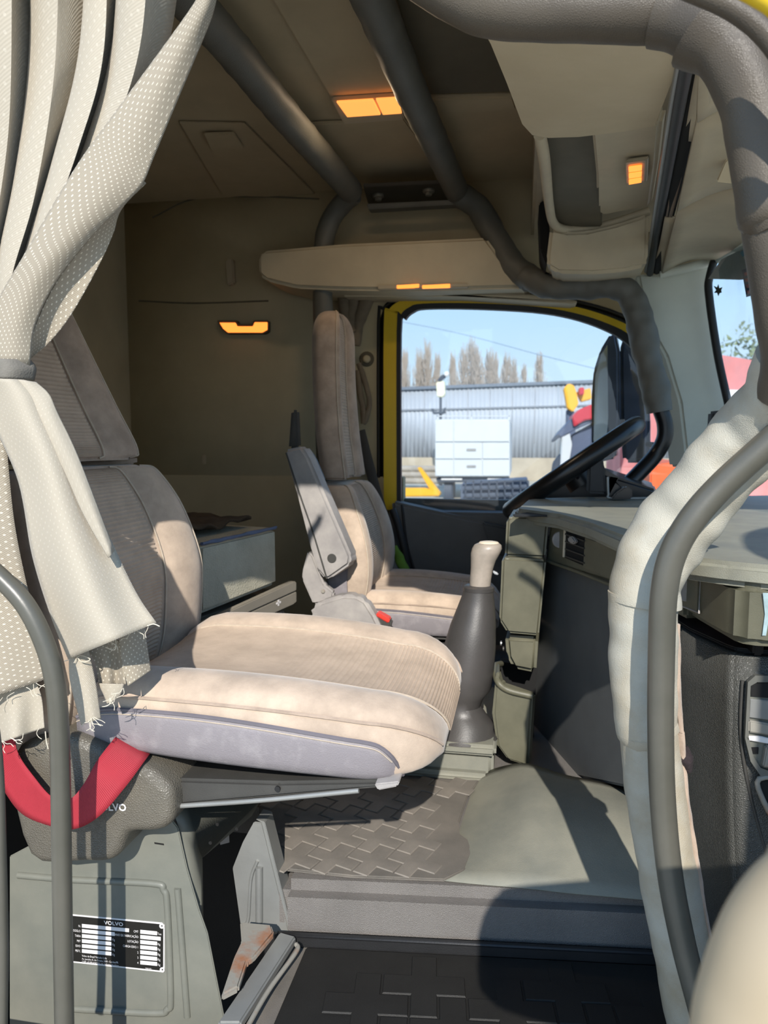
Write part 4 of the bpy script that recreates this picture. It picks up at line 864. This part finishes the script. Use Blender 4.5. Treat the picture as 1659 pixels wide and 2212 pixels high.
# ================================================================== BUNK
XM = -.70
MT = thing('bunk_mattress', 'pale textured vinyl mattress with blue edge lying on the bunk', 'mattress', (-1.1, 1.82, .46))
me_ = V((.26, .966, 0)).normalized(); mn_ = V((me_.y, -me_.x, 0)); mP = pX(598, 1137, XM)
def mq(x, y, o=0): return pP(x, y, mP + mn_ * o, mn_)
ma, mb = mq(432, 1176), mq(598, 1139)
prism('foam', [mq(432, 1330), mq(600, 1262), mb, ma], -mn_ * .55, MATTR, MT, .012, 3)
tube('edge_piping', [ma.lerp(mb, .02), ma.lerp(mb, .5), ma.lerp(mb, .985)], .005, MATTE, MT, 8, 30, .3)
rowsB = []
for i in range(9):
    rowsB.append([ma.lerp(mb, .06 + .86 * j / 24) - mn_ * (.07 + .05 * i) + V((0, 0, .026 + .006 * math.sin(i * 1.7 + j * .9) + .006 * math.sin(j * .4 + i))) for j in range(25)])
bl = grid('blanket', rowsB, BLANK, None, .008)
setp(bl, 'dark brown blanket spread over the bunk mattress', 'blanket')
BU = thing('bunk', 'grey bunk base with front rail board and storage doors', 'bunk', (-1.1, 1.85, .11))
rP = .022
prism('rail_board', [mq(430, 1350, rP), mq(634, 1256, rP), mq(641, 1256, rP), mq(641, 1276, rP), mq(430, 1372, rP)], -mn_ * .02, BUNK, BU, .003)
prism('rail_lower', [mq(430, 1374, rP), mq(641, 1278, rP), mq(641, 1300, rP), mq(634, 1306, rP), mq(430, 1398, rP)], -mn_ * .02, BUNK, BU, .002)
pm = mq(602, 1302, rP + .0006)
for hx_, hz_ in ((.012, .003), (.0035, .009)): prism('plus_mark', [pm + me_ * a_ * hx_ + V((0, 0, b_ * hz_)) for a_, b_ in ((-1, -1), (1, -1), (1, 1), (-1, 1))], -mn_ * .001, PLATEW, BU)
for a_ in ([(430, 1402), (536, 1352), (536, 1440), (430, 1480)], [(541, 1350), (616, 1318), (616, 1362), (541, 1402)], [(541, 1404), (612, 1374), (616, 1440), (541, 1440)]):
    prism('storage_door', [mq(x, y) for x, y in a_], -mn_ * .02, BUNK, BU, .004)
bf = [mq(430, 1400, -.03), mq(612, 1325, -.03)]; prism('bunk_frame', [V((p.x, p.y, .112)) for p in (bf[0], bf[1], bf[1] - mn_ * .5, bf[0] - mn_ * .5)], (0, 0, .33), mat('bunk frame grey', (110, 105, 94), .6), BU, .004)
prism('bunk_leg', [mq(606, 1362, .01), mq(616, 1358, .01), mq(616, 1450, .01), mq(596, 1450, .01)], -mn_ * .02, PLATEW, BU, .002)

# ================================================================== CURTAIN IN THE DOORWAY
CU = thing('curtain', 'beige dotted cab curtain tied back in front of the passenger seat', 'curtain', pY(60, 1560, .98))
def path(pts, t):
    P_ = cat([V((a, b, 0)) for a, b in pts], 10); f_ = t * (len(P_) - 1); i = min(int(f_), len(P_) - 2); return P_[i].lerp(P_[i + 1], f_ - i)
# pleated upper drape: each fold is a rib line from the rail to the tie, crests near the camera, valleys deep
folds = [ # (crest?, pixel path)
 (0, [(-420, -170), (-360, 300), (-260, 600), (-110, 838)]),
 (1, [(-330, -170), (-290, 300), (-220, 600), (-95, 838)]),
 (0, [(-240, -170), (-220, 300), (-180, 600), (-80, 838)]),
 (1, [(-190, -170), (-175, 300), (-150, 600), (-70, 838)]),
 (0, [(-150, -170), (-140, 300), (-120, 600), (-60, 838)]),
 (1, [(-70, -170), (-75, 250), (-80, 550), (-40, 838)]),
 (0, [(-20, -170), (-30, 250), (-55, 550), (-30, 838)]),
 (1, [(25, -170), (20, 250), (-15, 550), (-15, 838)]),
 (0, [(78, -170), (66, 130), (35, 380), (-2, 600), (-8, 838)]),
 (1, [(128, -170), (118, 150), (75, 420), (20, 620), (2, 838)]),
 (0, [(192, -170), (178, 130), (122, 360), (50, 600), (10, 838)]),
 (1, [(232, -170), (222, 120), (165, 330), (70, 600), (18, 838)]),
 (0, [(266, -170), (252, 110), (190, 320), (90, 590), (24, 838)]),
 (1, [(325, -170), (300, 110), (225, 330), (115, 580), (34, 838)]),
 (0, [(400, -170), (360, 110), (262, 330), (140, 580), (44, 800)])]
rows = []; NR = 46
for i in range(NR + 1):
    t = i / NR; base = []
    for cr, pts in folds:
        q_ = path(pts, t); amp = .050 * (1 - .65 * t) * (1.0 + .25 * math.sin(t * 9 + q_.x * .02))
        base.append(pY(q_.x, q_.y, .985 - (amp if cr else -amp * .55)))
    r_ = []
    for j in range(len(base) - 1):
        for k in range(8):
            u = k / 8; s_ = (1 - math.cos(math.pi * u)) / 2
            cr = folds[j][0]; v_ = (1 - u) if not cr else u; dpt = v_ ** 2.6 * (.5 + .5 * v_)
            yc_ = base[j].y if cr else base[j + 1].y; yv_ = base[j + 1].y if cr else base[j].y
            p = base[j].lerp(base[j + 1], u); p.y = yc_ + (yv_ - yc_) * dpt + .010 * (1 - abs(2 * v_ - 1)) * .6
            r_.append(p)
    r_.append(base[-1]); rows.append(r_)
rows_d = rows; grid('drape', rows, CURT, CU, .0015, lambda i, j: (j * .0085, i * .0115), 80)
def sheet(name, left, right, Yl, Yr, m, par=CU, nu=18, nv=40, bow=.02, ripple=0, rk=3, ph=0, su=.25, sv=.6):
    rows = []
    for i in range(nv + 1):
        t = i / nv; a = path(left, t); b = path(right, t); r_ = []
        for j in range(nu + 1):
            u = j / nu; q_ = a.lerp(b, u)
            Y = Yl + (Yr - Yl) * u - bow * math.sin(math.pi * u) + ripple * (.2 + .8 * t) * math.sin(rk * math.pi * u + ph + 1.4 * t)
            r_.append(pY(q_.x, q_.y, Y))
        rows.append(r_)
    return grid(name, rows, m, par, .0015, lambda i, j: (su * j / nu, sv * i / nv), 80)
fl_ = sheet('front_flap', [(438, -40), (415, 15), (255, 235), (165, 360), (50, 555), (-10, 665), (-30, 790)], [(475, -40), (462, 20), (446, 66), (388, 205), (332, 340), (306, 400), (262, 446), (202, 506), (126, 600), (76, 700), (64, 790)], .940, .955, CURTB, bow=.012, su=.16, sv=.72)
sheet('turned_edge', [(300, 380), (262, 440), (200, 508), (126, 602), (78, 700), (60, 772)], [(316, 396), (262, 452), (246, 500), (215, 570), (156, 676), (108, 738), (62, 778)], .962, .985, CURTB, bow=-.006, su=.07, sv=.4)
tb = sheet('tie_band', [(-60, 772), (-60, 800), (-60, 812)], [(66, 778), (78, 795), (74, 822)], .945, .965, BAND, bow=.03, nv=8)
# lower drape: overlapping panels that flare out below the tie
sheet('lower_panel', [(-40, 815), (-20, 900), (40, 1040), (70, 1200), (110, 1330), (148, 1424)], [(70, 822), (104, 850), (122, 890), (165, 985), (215, 1110), (262, 1215), (300, 1290), (338, 1345)], .945, .965, CURT, bow=.03, ripple=.010, rk=2.4, su=.2, sv=.62)
sheet('lower_panel', [(30, 818), (60, 880), (130, 1000), (180, 1110), (235, 1205)], [(78, 826), (106, 852), (124, 892), (170, 990), (246, 1190)], .936, .948, CURT, bow=.006, su=.05, sv=.42)
sheet('lower_panel', [(-150, 820), (-260, 1000), (-260, 1200), (-220, 1380), (-180, 1560)], [(0, 830), (14, 960), (30, 1120), (55, 1250), (85, 1370), (102, 1466)], .965, .972, CURTB, bow=.01, ripple=.012, rk=2, su=.16, sv=.7)
sheet('lower_panel', [(-60, 1430), (-40, 1500), (-20, 1612)], [(60, 1440), (88, 1500), (96, 1572)], .985, .985, CURT, bow=.006, ripple=.010, rk=2.5, su=.14, sv=.18)
sheet('lower_panel', [(150, 1400), (152, 1470), (176, 1566)], [(188, 1390), (206, 1470), (218, 1552)], .968, .972, CURT, bow=.010, su=.06, sv=.16)
sheet('lower_panel', [(182, 1395), (205, 1430), (214, 1478)], [(246, 1370), (262, 1400), (272, 1478)], .990, 1.0, CURTB, bow=-.008, ripple=.006, su=.08, sv=.1)
sheet('lower_panel', [(255, 1360), (262, 1420), (276, 1482)], [(312, 1350), (318, 1400), (326, 1448)], .995, 1.03, CURTB, bow=.006, su=.08, sv=.12)
sheet('lower_panel', [(212, 1476), (224, 1500), (232, 1520)], [(268, 1478), (262, 1496), (254, 1508)], .985, .99, CURT, bow=.004, su=.05, sv=.05)
# frayed hem threads
rf = random.Random(4); TH = mat('loose thread', (206, 198, 180), .9, .1)
hem = [(338, 1346), (250, 1384), (150, 1426), (205, 1550), (180, 1566), (102, 1468), (0, 1512), (0, 1605), (95, 1572), (235, 1512), (268, 1488)]
segs = [(0, 2), (3, 4), (5, 6), (7, 8), (9, 10)]
for a, b in segs:
    for k in range(7):
        x = hem[a][0] + (hem[b][0] - hem[a][0]) * rf.random(); y = hem[a][1] + (hem[b][1] - hem[a][1]) * (x - hem[a][0]) / ((hem[b][0] - hem[a][0]) or 1)
        P_ = [pY(x, y - 3, .958)]; ang = rf.uniform(.2, 2.6)
        for s_ in range(3):
            ang += rf.uniform(-1.1, 1.1); x += 9 * math.cos(ang); y += 9 * abs(math.sin(ang)); P_.append(pY(x, y, .958))
        tube('hem_thread', P_, .0005, TH, CU, 5, 4)
for pts in ([(165, 1418), (178, 1430), (195, 1424), (172, 1416), (160, 1432)], [(228, 1398), (246, 1404), (250, 1394), (240, 1388)], [(318, 1352), (332, 1348), (345, 1353)], [(98, 1580), (100, 1600), (104, 1618)]):
    tube('hem_thread', [pY(x, y, .955) for x, y in pts], .0008, TH, CU, 5, 6)
hr = tube('curtain_rail', [V((-1.0, .985, 1.60)), V((-.62, .985, 1.60)), V((-.33, .985, 1.60))], .010, STEELB, None, 12); setp(hr, 'metal curtain rail under the cab roof above the doorway', 'curtain rail')

# ================================================================== SMALL THINGS BY THE DRIVER'S SEAT
RCU = thing('side_curtain', 'gathered dark beige curtain hanging behind the driver window', 'curtain', pY(770, 920, 2.9))
for k, (pts, r_) in enumerate([([(735, 628), (742, 650), (748, 690), (760, 720)], .022), ([(765, 626), (762, 660), (756, 700), (762, 735)], .024), ([(800, 632), (786, 665), (772, 705), (764, 745)], .026), ([(785, 628), (780, 650), (770, 690)], .02)]):
    tube('fold', [pY(x, y, 2.88 + .01 * k) for x, y in pts], r_, CURTD, RCU, 10, 8, .12, seed=k)
tube('hanging_loop', [pY(775, 785, 2.9), pY(790, 830, 2.9), pY(798, 870, 2.9), pY(790, 905, 2.9), pY(784, 915, 2.9)], .011, CURTD, RCU, 10, 8, .1)
tube('hanging_loop', [pY(772, 800, 2.9), pY(778, 850, 2.9), pY(784, 880, 2.9), pY(786, 915, 2.9)], .012, CURTD, RCU, 10, 8, .1)
kn = thing('coat_knob', 'round dark knob on the pillar beside the driver window', 'knob', pY(793, 776, 2.95))
disc('knob_base', pY(793, 776, 2.97), (0, -1, 0), .03, .012, LINERD, kn, 20, .004); disc('knob_button', pY(793, 776, 2.958), (0, -1, 0), .015, .02, WALLB, kn, 18, .006)
tube('seat_belt', [pY(778, 930, 2.88), pY(796, 1000, 2.86), pY(815, 1070, 2.84), pY(850, 1190, 2.80)], .020, mat('dark belt webbing', (58, 58, 56), .7, .1), None, 10, 6, flat=.15)
setp(bpy.data.objects['seat_belt.001'], 'dark seat belt running down behind the driver seat', 'seat belt')
tw = thing('towel', 'green and white towel tucked beside the driver seat', 'towel', pY(880, 1272, 2.75))
tube('green_edge', [pY(852, 1180, 2.76), pY(862, 1205, 2.76), pY(874, 1230, 2.75), pY(888, 1262, 2.74), pY(902, 1285, 2.74)], [.012, .018, .017, .02, .02], GREEN, tw, 12, 6, .18)
prism('white_cloth', pYs([(848, 1196), (858, 1212), (886, 1268), (868, 1276), (850, 1240)], 2.78), (0, .02, 0), WHITE, tw, .006)

# ================================================================== OPEN PASSENGER DOOR (hinged ahead of the doorway)
D2 = thing('door_2', 'open passenger door swung outward with beige inner pull', 'door', (.62, .5, .0), None, 'structure')
hx = V((.72, .84, 0)); dv = V((-.34, -.94, 0)).normalized(); dn = V((-dv.y, dv.x, 0)); dn = dn if dn.x < 0 else -dn
def dq(s_, z, o=0): return hx + dv * s_ + dn * o + V((0, 0, z))
prism('door_panel', [dq(0, -.5), dq(.72, -.5), dq(.72, .67), dq(0, .72)], dn * -.06, DASHDK, D2, .01)
prism('door_skin', [dq(0, -.5, -.062), dq(.72, -.5, -.062), dq(.72, .69, -.062), dq(0, .74, -.062)], dn * -.02, YEL, D2, .004)
tube('window_frame', [dq(.70, .66, -.03), dq(.70, 1.0, -.03), dq(.68, 1.34, -.03), dq(.60, 1.42, -.03), dq(.40, 1.42, -.03), dq(.10, 1.30, -.03), dq(.0, 1.05, -.03), dq(.0, .7, -.03)], .022, YEL, D2, 12, 6)
PULL = mat('beige door pull', (172, 155, 128), .5, .04, 8)
tube('door_pull', [V((.58, .52, .68)), V((.36, .42, .69)), pY(1900, 1955, .345), pY(1812, 2000, .335), pY(1752, 2070, .33), pY(1712, 2160, .33), pY(1684, 2270, .33), pY(1680, 2420, .335), pY(1760, 2560, .35), V((.54, .48, .42))], [.032, .035, .036, .037, .037, .037, .037, .036, .034, .032], PULL, D2, 24, 8)

prism('pull_shade_fill', [V((.58, .52, .68)), V((.36, .42, .69)), pY(1900, 1955, .345), pY(1812, 2000, .335), pY(1752, 2070, .33), pY(1712, 2160, .33), pY(1684, 2270, .33), pY(1680, 2420, .335), pY(1760, 2560, .35), V((.54, .48, .42)), V((.58, .52, .45))], (0, .04, 0), PULL, D2)  # fill added so the door pull casts one solid shadow
# ================================================================== OUTSIDE
GZ = -1.05
gr = link('ground', [V((-60, -30, GZ)), V((90, -30, GZ)), V((90, 120, GZ)), V((-60, 120, GZ))], [(0, 1, 2, 3)], mat('dusty yard ground', (192, 182, 164), .95, .12, .6, 0), None)
st(gr, 'dusty pale yard ground outside the truck', 'ground')
# corrugated shed
YS = 36.0
SD = thing('shed', 'long pale corrugated metal shed across the yard with concrete plinth', 'shed', (6, YS, GZ))
x0 = pY(780, 900, YS).x; x1 = pY(1700, 900, YS).x; zt0 = pY(866, 841, YS).z; zt1 = pY(1270, 826, YS).z; zb0 = pY(900, 988, YS).z
CORR = mat('pale corrugated sheet', (170, 174, 182), .5, .05, .8); pw = 1.05; k = 0
def ztop(x): return zt0 + (zt1 - zt0) * (x - pY(866, 841, YS).x) / (pY(1270, 826, YS).x - pY(866, 841, YS).x)
x = x0
while x < x1:
    row = []
    for c in range(21):
        xx = x + pw * c / 20 * .985; row.append((xx, YS + (.0 if (c % 4) < 2 else .035)))
    o = grid('wall_sheet', [[V((a, b, zb0)) for a, b in row], [V((a, b, ztop(a))) for a, b in row]], CORR, SD, .01, None, 20)
    x += pw
prism('plinth', [V((x0, YS - .08, GZ)), V((x1, YS - .08, GZ)), V((x1, YS - .08, zb0)), V((x0, YS - .08, zb0))], (0, .3, 0), mat('stained concrete', (184, 170, 150), .9, .15, .7), SD, .01)
prism('wall_rail', [V((x0, YS - .06, pY(866, 890, YS).z)), V((x1, YS - .06, pY(1500, 868, YS).z)), V((x1, YS - .06, pY(1500, 865, YS).z)), V((x0, YS - .06, pY(866, 886, YS).z))], (0, .06, 0), mat('shed rail', (130, 134, 142), .6), SD, .005)
prism('roof_edge', [V((x0, YS - .12, ztop(x0) - .05)), V((x1, YS - .12, ztop(x1) - .05)), V((x1, YS - .12, ztop(x1) + .1)), V((x0, YS - .12, ztop(x0) + .1))], (0, .4, 0), mat('shed roof edge', (112, 120, 132), .6), SD, .01)
# white box truck seen from behind
YT = 24.0
WT = thing('box_truck', 'white box truck parked across the yard seen from behind', 'truck', pY(1020, 1082, YT))
WHT = mat('white truck paint', (204, 206, 208), .5, .03, 1)
def bp(name, pts, Y, dep, m, par, bev=.02): return prism(name, pYs(pts, Y), (0, dep, 0), m, par, bev)
for (a, b, c, d) in ((941, 908, 979, 954), (981, 908, 1100, 954), (941, 956, 979, 991), (981, 956, 1041, 991), (1043, 956, 1100, 991), (941, 993, 979, 1028), (981, 993, 1041, 1028), (1043, 993, 1100, 1028)):
    bp('rear_panel', [(a, b), (c, b), (c, d), (a, d)], YT, .08, WHT, WT, .01)
bp('box', [(940, 906), (1101, 906), (1101, 1030), (940, 1030)], YT + .06, 5, WHT, WT, .02)
for pts in ([(944, 898), (1101, 898), (1101, 900), (944, 900)], [(944, 898), (947, 898), (947, 908), (944, 908)], [(1017, 898), (1020, 898), (1020, 908), (1017, 908)], [(1098, 898), (1101, 898), (1101, 908), (1098, 908)]): bp('roof_rail', pts, YT, .06, WHT, WT, .005)
for (a, b, c, d) in ((1008, 969, 1028, 974), (1008, 1005, 1028, 1010)): bp('latch', [(a, b), (c, b), (c, d), (a, d)], YT - .03, .03, PLGREY, WT, .005)
TD = mat('dark truck chassis', (66, 74, 88), .6, .1, 2)
bp('bumper', [(942, 1032), (1100, 1032), (1098, 1042), (944, 1042)], YT + .2, 1, TD, WT, .02)
for (a, c) in ((953, 998), (1053, 1084)): bp('light_bar', [(a, 1033), (c, 1033), (c, 1037), (a, 1037)], YT + .15, .05, PLATEW, WT, .005)
for xx in (962, 1072): disc('wheel', pY(xx, 1058, YT + .8) + V((0, 0, -.05)), (1, 0, 0), .5, .3, TD, WT, 24, .06)
# low mesh trailer in front of the box truck
TRL = thing('mesh_trailer', 'dark low mesh sided trailer standing behind the white box truck', 'trailer', pY(1060, 1108, 19))
for yy in (1044, 1060, 1076, 1094): bp('side_rail', [(1000, yy - 4), (1140, yy - 8), (1140, yy - 5), (1000, yy - 1)], 19, .08, TD, TRL, .005)
for xx in range(1004, 1141, 17): bp('post', [(xx, 1038), (xx + 3, 1038), (xx + 3, 1104), (xx, 1104)], 19, .06, TD, TRL, .005)
bp('bed', [(995, 1046), (1140, 1036), (1140, 1098), (995, 1100)], 19.15, 1.5, mat('trailer mesh', (88, 98, 116), .7, .2, 9), TRL, .02)
bp('low_bar', [(935, 1096), (1060, 1100), (1060, 1106), (935, 1102)], 18.9, .1, TD, TRL, .01)
# yellow boom lying on the yard
YB_ = thing('yellow_boom', 'yellow steel boom lying low on the yard', 'crane boom', pY(905, 1074, 20))
YBM = mat('yellow machine paint', (240, 178, 40), .5, .06, 2)
bp('beam', [(840, 1055), (920, 1055), (948, 1062), (950, 1072), (840, 1074)], 20, .5, YBM, YB_, .03); bp('arm', [(901, 1010), (908, 1009), (952, 1066), (938, 1070), (926, 1054)], 20.1, .25, YBM, YB_, .02)
bk2_ = thing('pipe_stack', 'stack of grey concrete pipes against the shed', 'pipes', pY(900, 1045, 30))
for r_ in range(3):
    disc('pipe', pY(840, 1012 + 13 * r_, 30), (1, 0, 0), .12, 2.4, mat('weathered concrete', (168, 158, 146), .9, .15, 2), bk2_, 14)
# light mast
LM = thing('light_mast', 'pole with floodlights and cream box standing before the shed', 'mast', pY(951, 1070, 31.5))
bp('pole', [(949, 855), (954, 855), (955, 1068), (948, 1068)], 31.5, .1, TD, LM, .01); bp('cream_box', [(942, 826), (960, 823), (961, 852), (956, 858), (944, 857)], 31.4, .4, mat('cream box', (232, 228, 200), .6), LM, .03)
for pts in ([(944, 822), (952, 812), (964, 806), (962, 816), (950, 824)], [(931, 882), (937, 883), (938, 895), (935, 893)], [(958, 882), (963, 880), (960, 892), (955, 896)], [(936, 890), (962, 888), (962, 893), (936, 895)]): bp('bracket', pts, 31.4, .15, TD, LM, .005)
disc('globe', pY(965, 808, 31.4), (0, -1, 0), .11, .12, PLATEW, LM, 16, .04)
# bare poplars behind the shed
POP = mat('bare poplar twigs', (172, 160, 150), .95, .15, .5)
rt = random.Random(11)
def poplar(px, ptop, w_, lab):
    Yt = 62; b = pY(px, 900, Yt); top_ = pY(px, ptop, Yt).z; b.z = GZ; h = top_ - GZ
    T_ = thing('poplar', lab, 'tree', b, 'bare poplars behind the shed')
    tube('trunk', [b, b + V((0, 0, h * .5)), b + V((.1, 0, h * .97))], [.22, .12, .03], POP, T_, 6, 3)
    vs = []; fs = []
    for k in range(420):
        s_ = rt.uniform(.12, .93); a = rt.uniform(0, 6.28); L_ = h * rt.uniform(.14, .3) * (1.05 - .5 * s_); sp = 1.35 * w_ * rt.uniform(.3, 1) * (1.12 - s_)
        p0 = b + V((0, 0, h * s_)); p2 = p0 + V((math.cos(a) * sp, math.sin(a) * sp, L_)); p1 = p0.lerp(p2, .5) + V((math.cos(a) * sp * .25, math.sin(a) * sp * .25, -.1 * L_))
        w0 = .04
        for c, d in ((p0, p1), (p1, p2)):
            i = len(vs)
            for e_, ww in ((c, w0), (d, w0 * .6)):
                for t in range(3): vs.append(e_ + V((ww * math.cos(t * 2.09), ww * math.sin(t * 2.09), 0)))
            w0 *= .6
            for t in range(3): fs.append((i + t, i + (t + 1) % 3, i + 3 + (t + 1) % 3, i + 3 + t))
    tw_ = link('twigs', vs, fs, POP, T_, False)
clump = 'bare poplar in the clump beside the light mast'; tall = 'bare poplar in the tallest clump above the white box truck'; low = 'bare poplar in the lower clump past the tallest one'
for px, pt, w_, lab in ((874, 770, 1.0, 'bare poplar ending the row next to the yellow door frame'), (905, 770, 1.1, clump), (922, 752, 1.3, clump), (944, 778, .9, clump), (977, 776, .8, 'thin bare poplar between the mast and the densest clump'), (1000, 762, 1.2, tall), (1018, 746, 1.4, 'tallest bare poplar of the row above the white box truck'), (1030, 764, 1.2, tall), (1056, 768, 1.2, low), (1068, 776, 1.0, low), (1092, 778, 1.2, low), (1108, 788, 1.0, low), (1130, 800, .9, 'shortest bare poplar where the clumps end'), (1163, 776, 1.1, 'lone bare poplar standing apart from the other poplars')):
    poplar(px, pt, w_, lab)
PL = thing('power_line', 'thin power line on poles crossing the sky above the shed', 'power line', pY(600, 1000, 45))
tube('wire', [pY(560, 640, 45), pY(840, 690, 45), pY(1000, 722, 45), pY(1160, 765, 45), pY(1300, 800, 45), pY(1540, 862, 45)], .03, mat('wire', (150, 168, 186), .7), PL, 5, 6)
for xx, yy in ((560, 630), (1540, 850)):
    p_ = pY(xx, yy, 45); tube('pole', [V((p_.x, 45, GZ)), p_ + V((0, 0, .3))], .14, TD, PL, 8, 2)

# mirrors outside the driver's door
MI = thing('door_mirror', 'pair of tall dark mirror housings outside the driver window', 'mirror', pY(1340, 960, 3.2))
MIR = mat('mirror housing', (58, 66, 84), .3, .1, 5)
prism('housing', pYs([(1282, 800), (1296, 756), (1318, 720), (1330, 718), (1337, 760), (1338, 900), (1330, 990), (1290, 1000), (1278, 960), (1277, 860)], 3.22), (.02, .10, 0), MIR, MI, .02, 3)
prism('housing', pYs([(1336, 760), (1350, 716), (1372, 712), (1392, 770), (1404, 900), (1404, 1000), (1345, 1000), (1338, 900)], 3.3), (.02, .10, 0), MIR, MI, .02, 3)
prism('mirror_glass', pYs([(1286, 812), (1299, 765), (1312, 745), (1314, 900), (1308, 975), (1290, 980), (1282, 950)], 3.215), (0, .004, 0), CHROME, MI, .001)
for zz in (780, 960): tube('mirror_arm', [pY(1400, zz, 3.27), pY(1440, zz + 4, 3.1), pY(1478, zz + 10, 2.96)], .012, BLACKG, MI, 8, 4)
# red and white truck, orange machine, red lorry ahead
def vehicle(name, label, cat_, parts, Y, loc):
    T_ = thing(name, label, cat_, pY(loc[0], loc[1], Y))
    for nm, pts, m, dy, dep in parts: prism(nm, pYs(pts, Y + dy), (0, dep, 0), m, T_, .02, 2)
    return T_
RDP = mat('red truck paint', (196, 44, 60), .4, .05, 2); ORP = mat('orange machine paint', (236, 104, 50), .5, .08, 2); PNK = mat('faded red paint', (206, 126, 124), .6, .15, 1.5); BLU = mat('blue grey paint', (86, 96, 120), .5, .1, 2)
vehicle('tractor_truck', 'red and white truck parked beyond the mirrors', 'truck', [('fender', [(1196, 950), (1206, 935), (1232, 908), (1262, 880), (1300, 866), (1300, 905), (1250, 925), (1216, 944)], BLU, 0, 1), ('roof', [(1236, 900), (1252, 884), (1276, 874), (1300, 870), (1300, 902), (1262, 908), (1240, 922)], RDP, -.1, 1.2), ('cab_side', [(1214, 942), (1230, 934), (1236, 960), (1222, 1040), (1208, 1044)], WHT, 0, .5), ('cab_front', [(1280, 910), (1302, 900), (1304, 1030), (1278, 1040)], WHT, .1, .5), ('grille', [(1236, 940), (1280, 915), (1280, 1040), (1226, 1045)], BLU, .2, .6), ('mirror_arm', [(1190, 952), (1200, 940), (1212, 938), (1206, 948), (1192, 957)], TD, -.1, .1), ('wheel_arch', [(1196, 1000), (1212, 980), (1216, 1050), (1196, 1066), (1190, 1040)], TD, .1, .6)], 16, (1240, 1066))
vehicle('loader_crane', 'orange folded loader crane on a truck by the shed', 'crane', [('boom', [(1218, 838), (1228, 828), (1240, 832), (1246, 850), (1250, 872), (1238, 890), (1226, 882), (1222, 860)], YBM, 0, .5), ('knuckle', [(1246, 846), (1276, 838), (1278, 862), (1256, 868)], YBM, .1, .4), ('hook_block', [(1250, 838), (1262, 836), (1262, 852), (1252, 854)], RDP, -.1, .3), ('mount', [(1224, 885), (1240, 885), (1250, 1040), (1222, 1040)], BLU, .2, .4)], 19, (1240, 1040))
vehicle('orange_loader', 'orange machine standing ahead seen past the dash', 'machine', [('body', [(1408, 1012), (1426, 1002), (1472, 996), (1500, 1010), (1500, 1120), (1410, 1120)], ORP, 0, 1.5), ('counterweight', [(1404, 1020), (1420, 1008), (1424, 1100), (1404, 1100)], ORP, -.1, .6), ('tank', [(1396, 832), (1418, 836), (1420, 886), (1402, 886)], ORP, .2, .8)], 10, (1450, 1120))
vehicle('red_lorry', 'faded red lorry standing ahead of the windscreen', 'lorry', [('cab', [(1340, 900), (1420, 890), (1430, 1060), (1340, 1060)], PNK, 0, 2), ('body', [(1520, 760), (1700, 790), (1900, 790), (1900, 1150), (1520, 1150)], PNK, .4, 2.5), ('stripe', [(1520, 840), (1900, 850), (1900, 870), (1520, 860)], PLATEW, .3, .2), ('window', [(1590, 880), (1640, 880), (1640, 960), (1590, 960)], TD, .3, .2)], 12, (1600, 1150))
# leafy tree ahead
TRE = thing('tree', 'grey green leafy tree ahead of the windscreen', 'tree', pY(1650, 1000, 26))
tube('trunk', [pY(1650, 1060, 26), pY(1650, 950, 26), pY(1652, 880, 26)], .3, TD, TRE, 8, 4)
vs = []; fs = []; cT = pY(1655, 810, 26)
for k in range(1600):
    d_ = V((rt.gauss(0, 1), rt.gauss(0, 1), rt.gauss(0, 1))).normalized() * (rt.random() ** .4); c = cT + V((d_.x * 1.7, d_.y * 1.7, d_.z * 2.0)); i = len(vs)
    for t in range(3): vs.append(c + V((rt.uniform(-.13, .13), rt.uniform(-.13, .13), rt.uniform(-.13, .13))))
    fs.append((i, i + 1, i + 2))
link('foliage', vs, fs, mat('olive foliage', (136, 146, 112), .9, .3, 2), TRE, False)['kind'] = 'stuff'
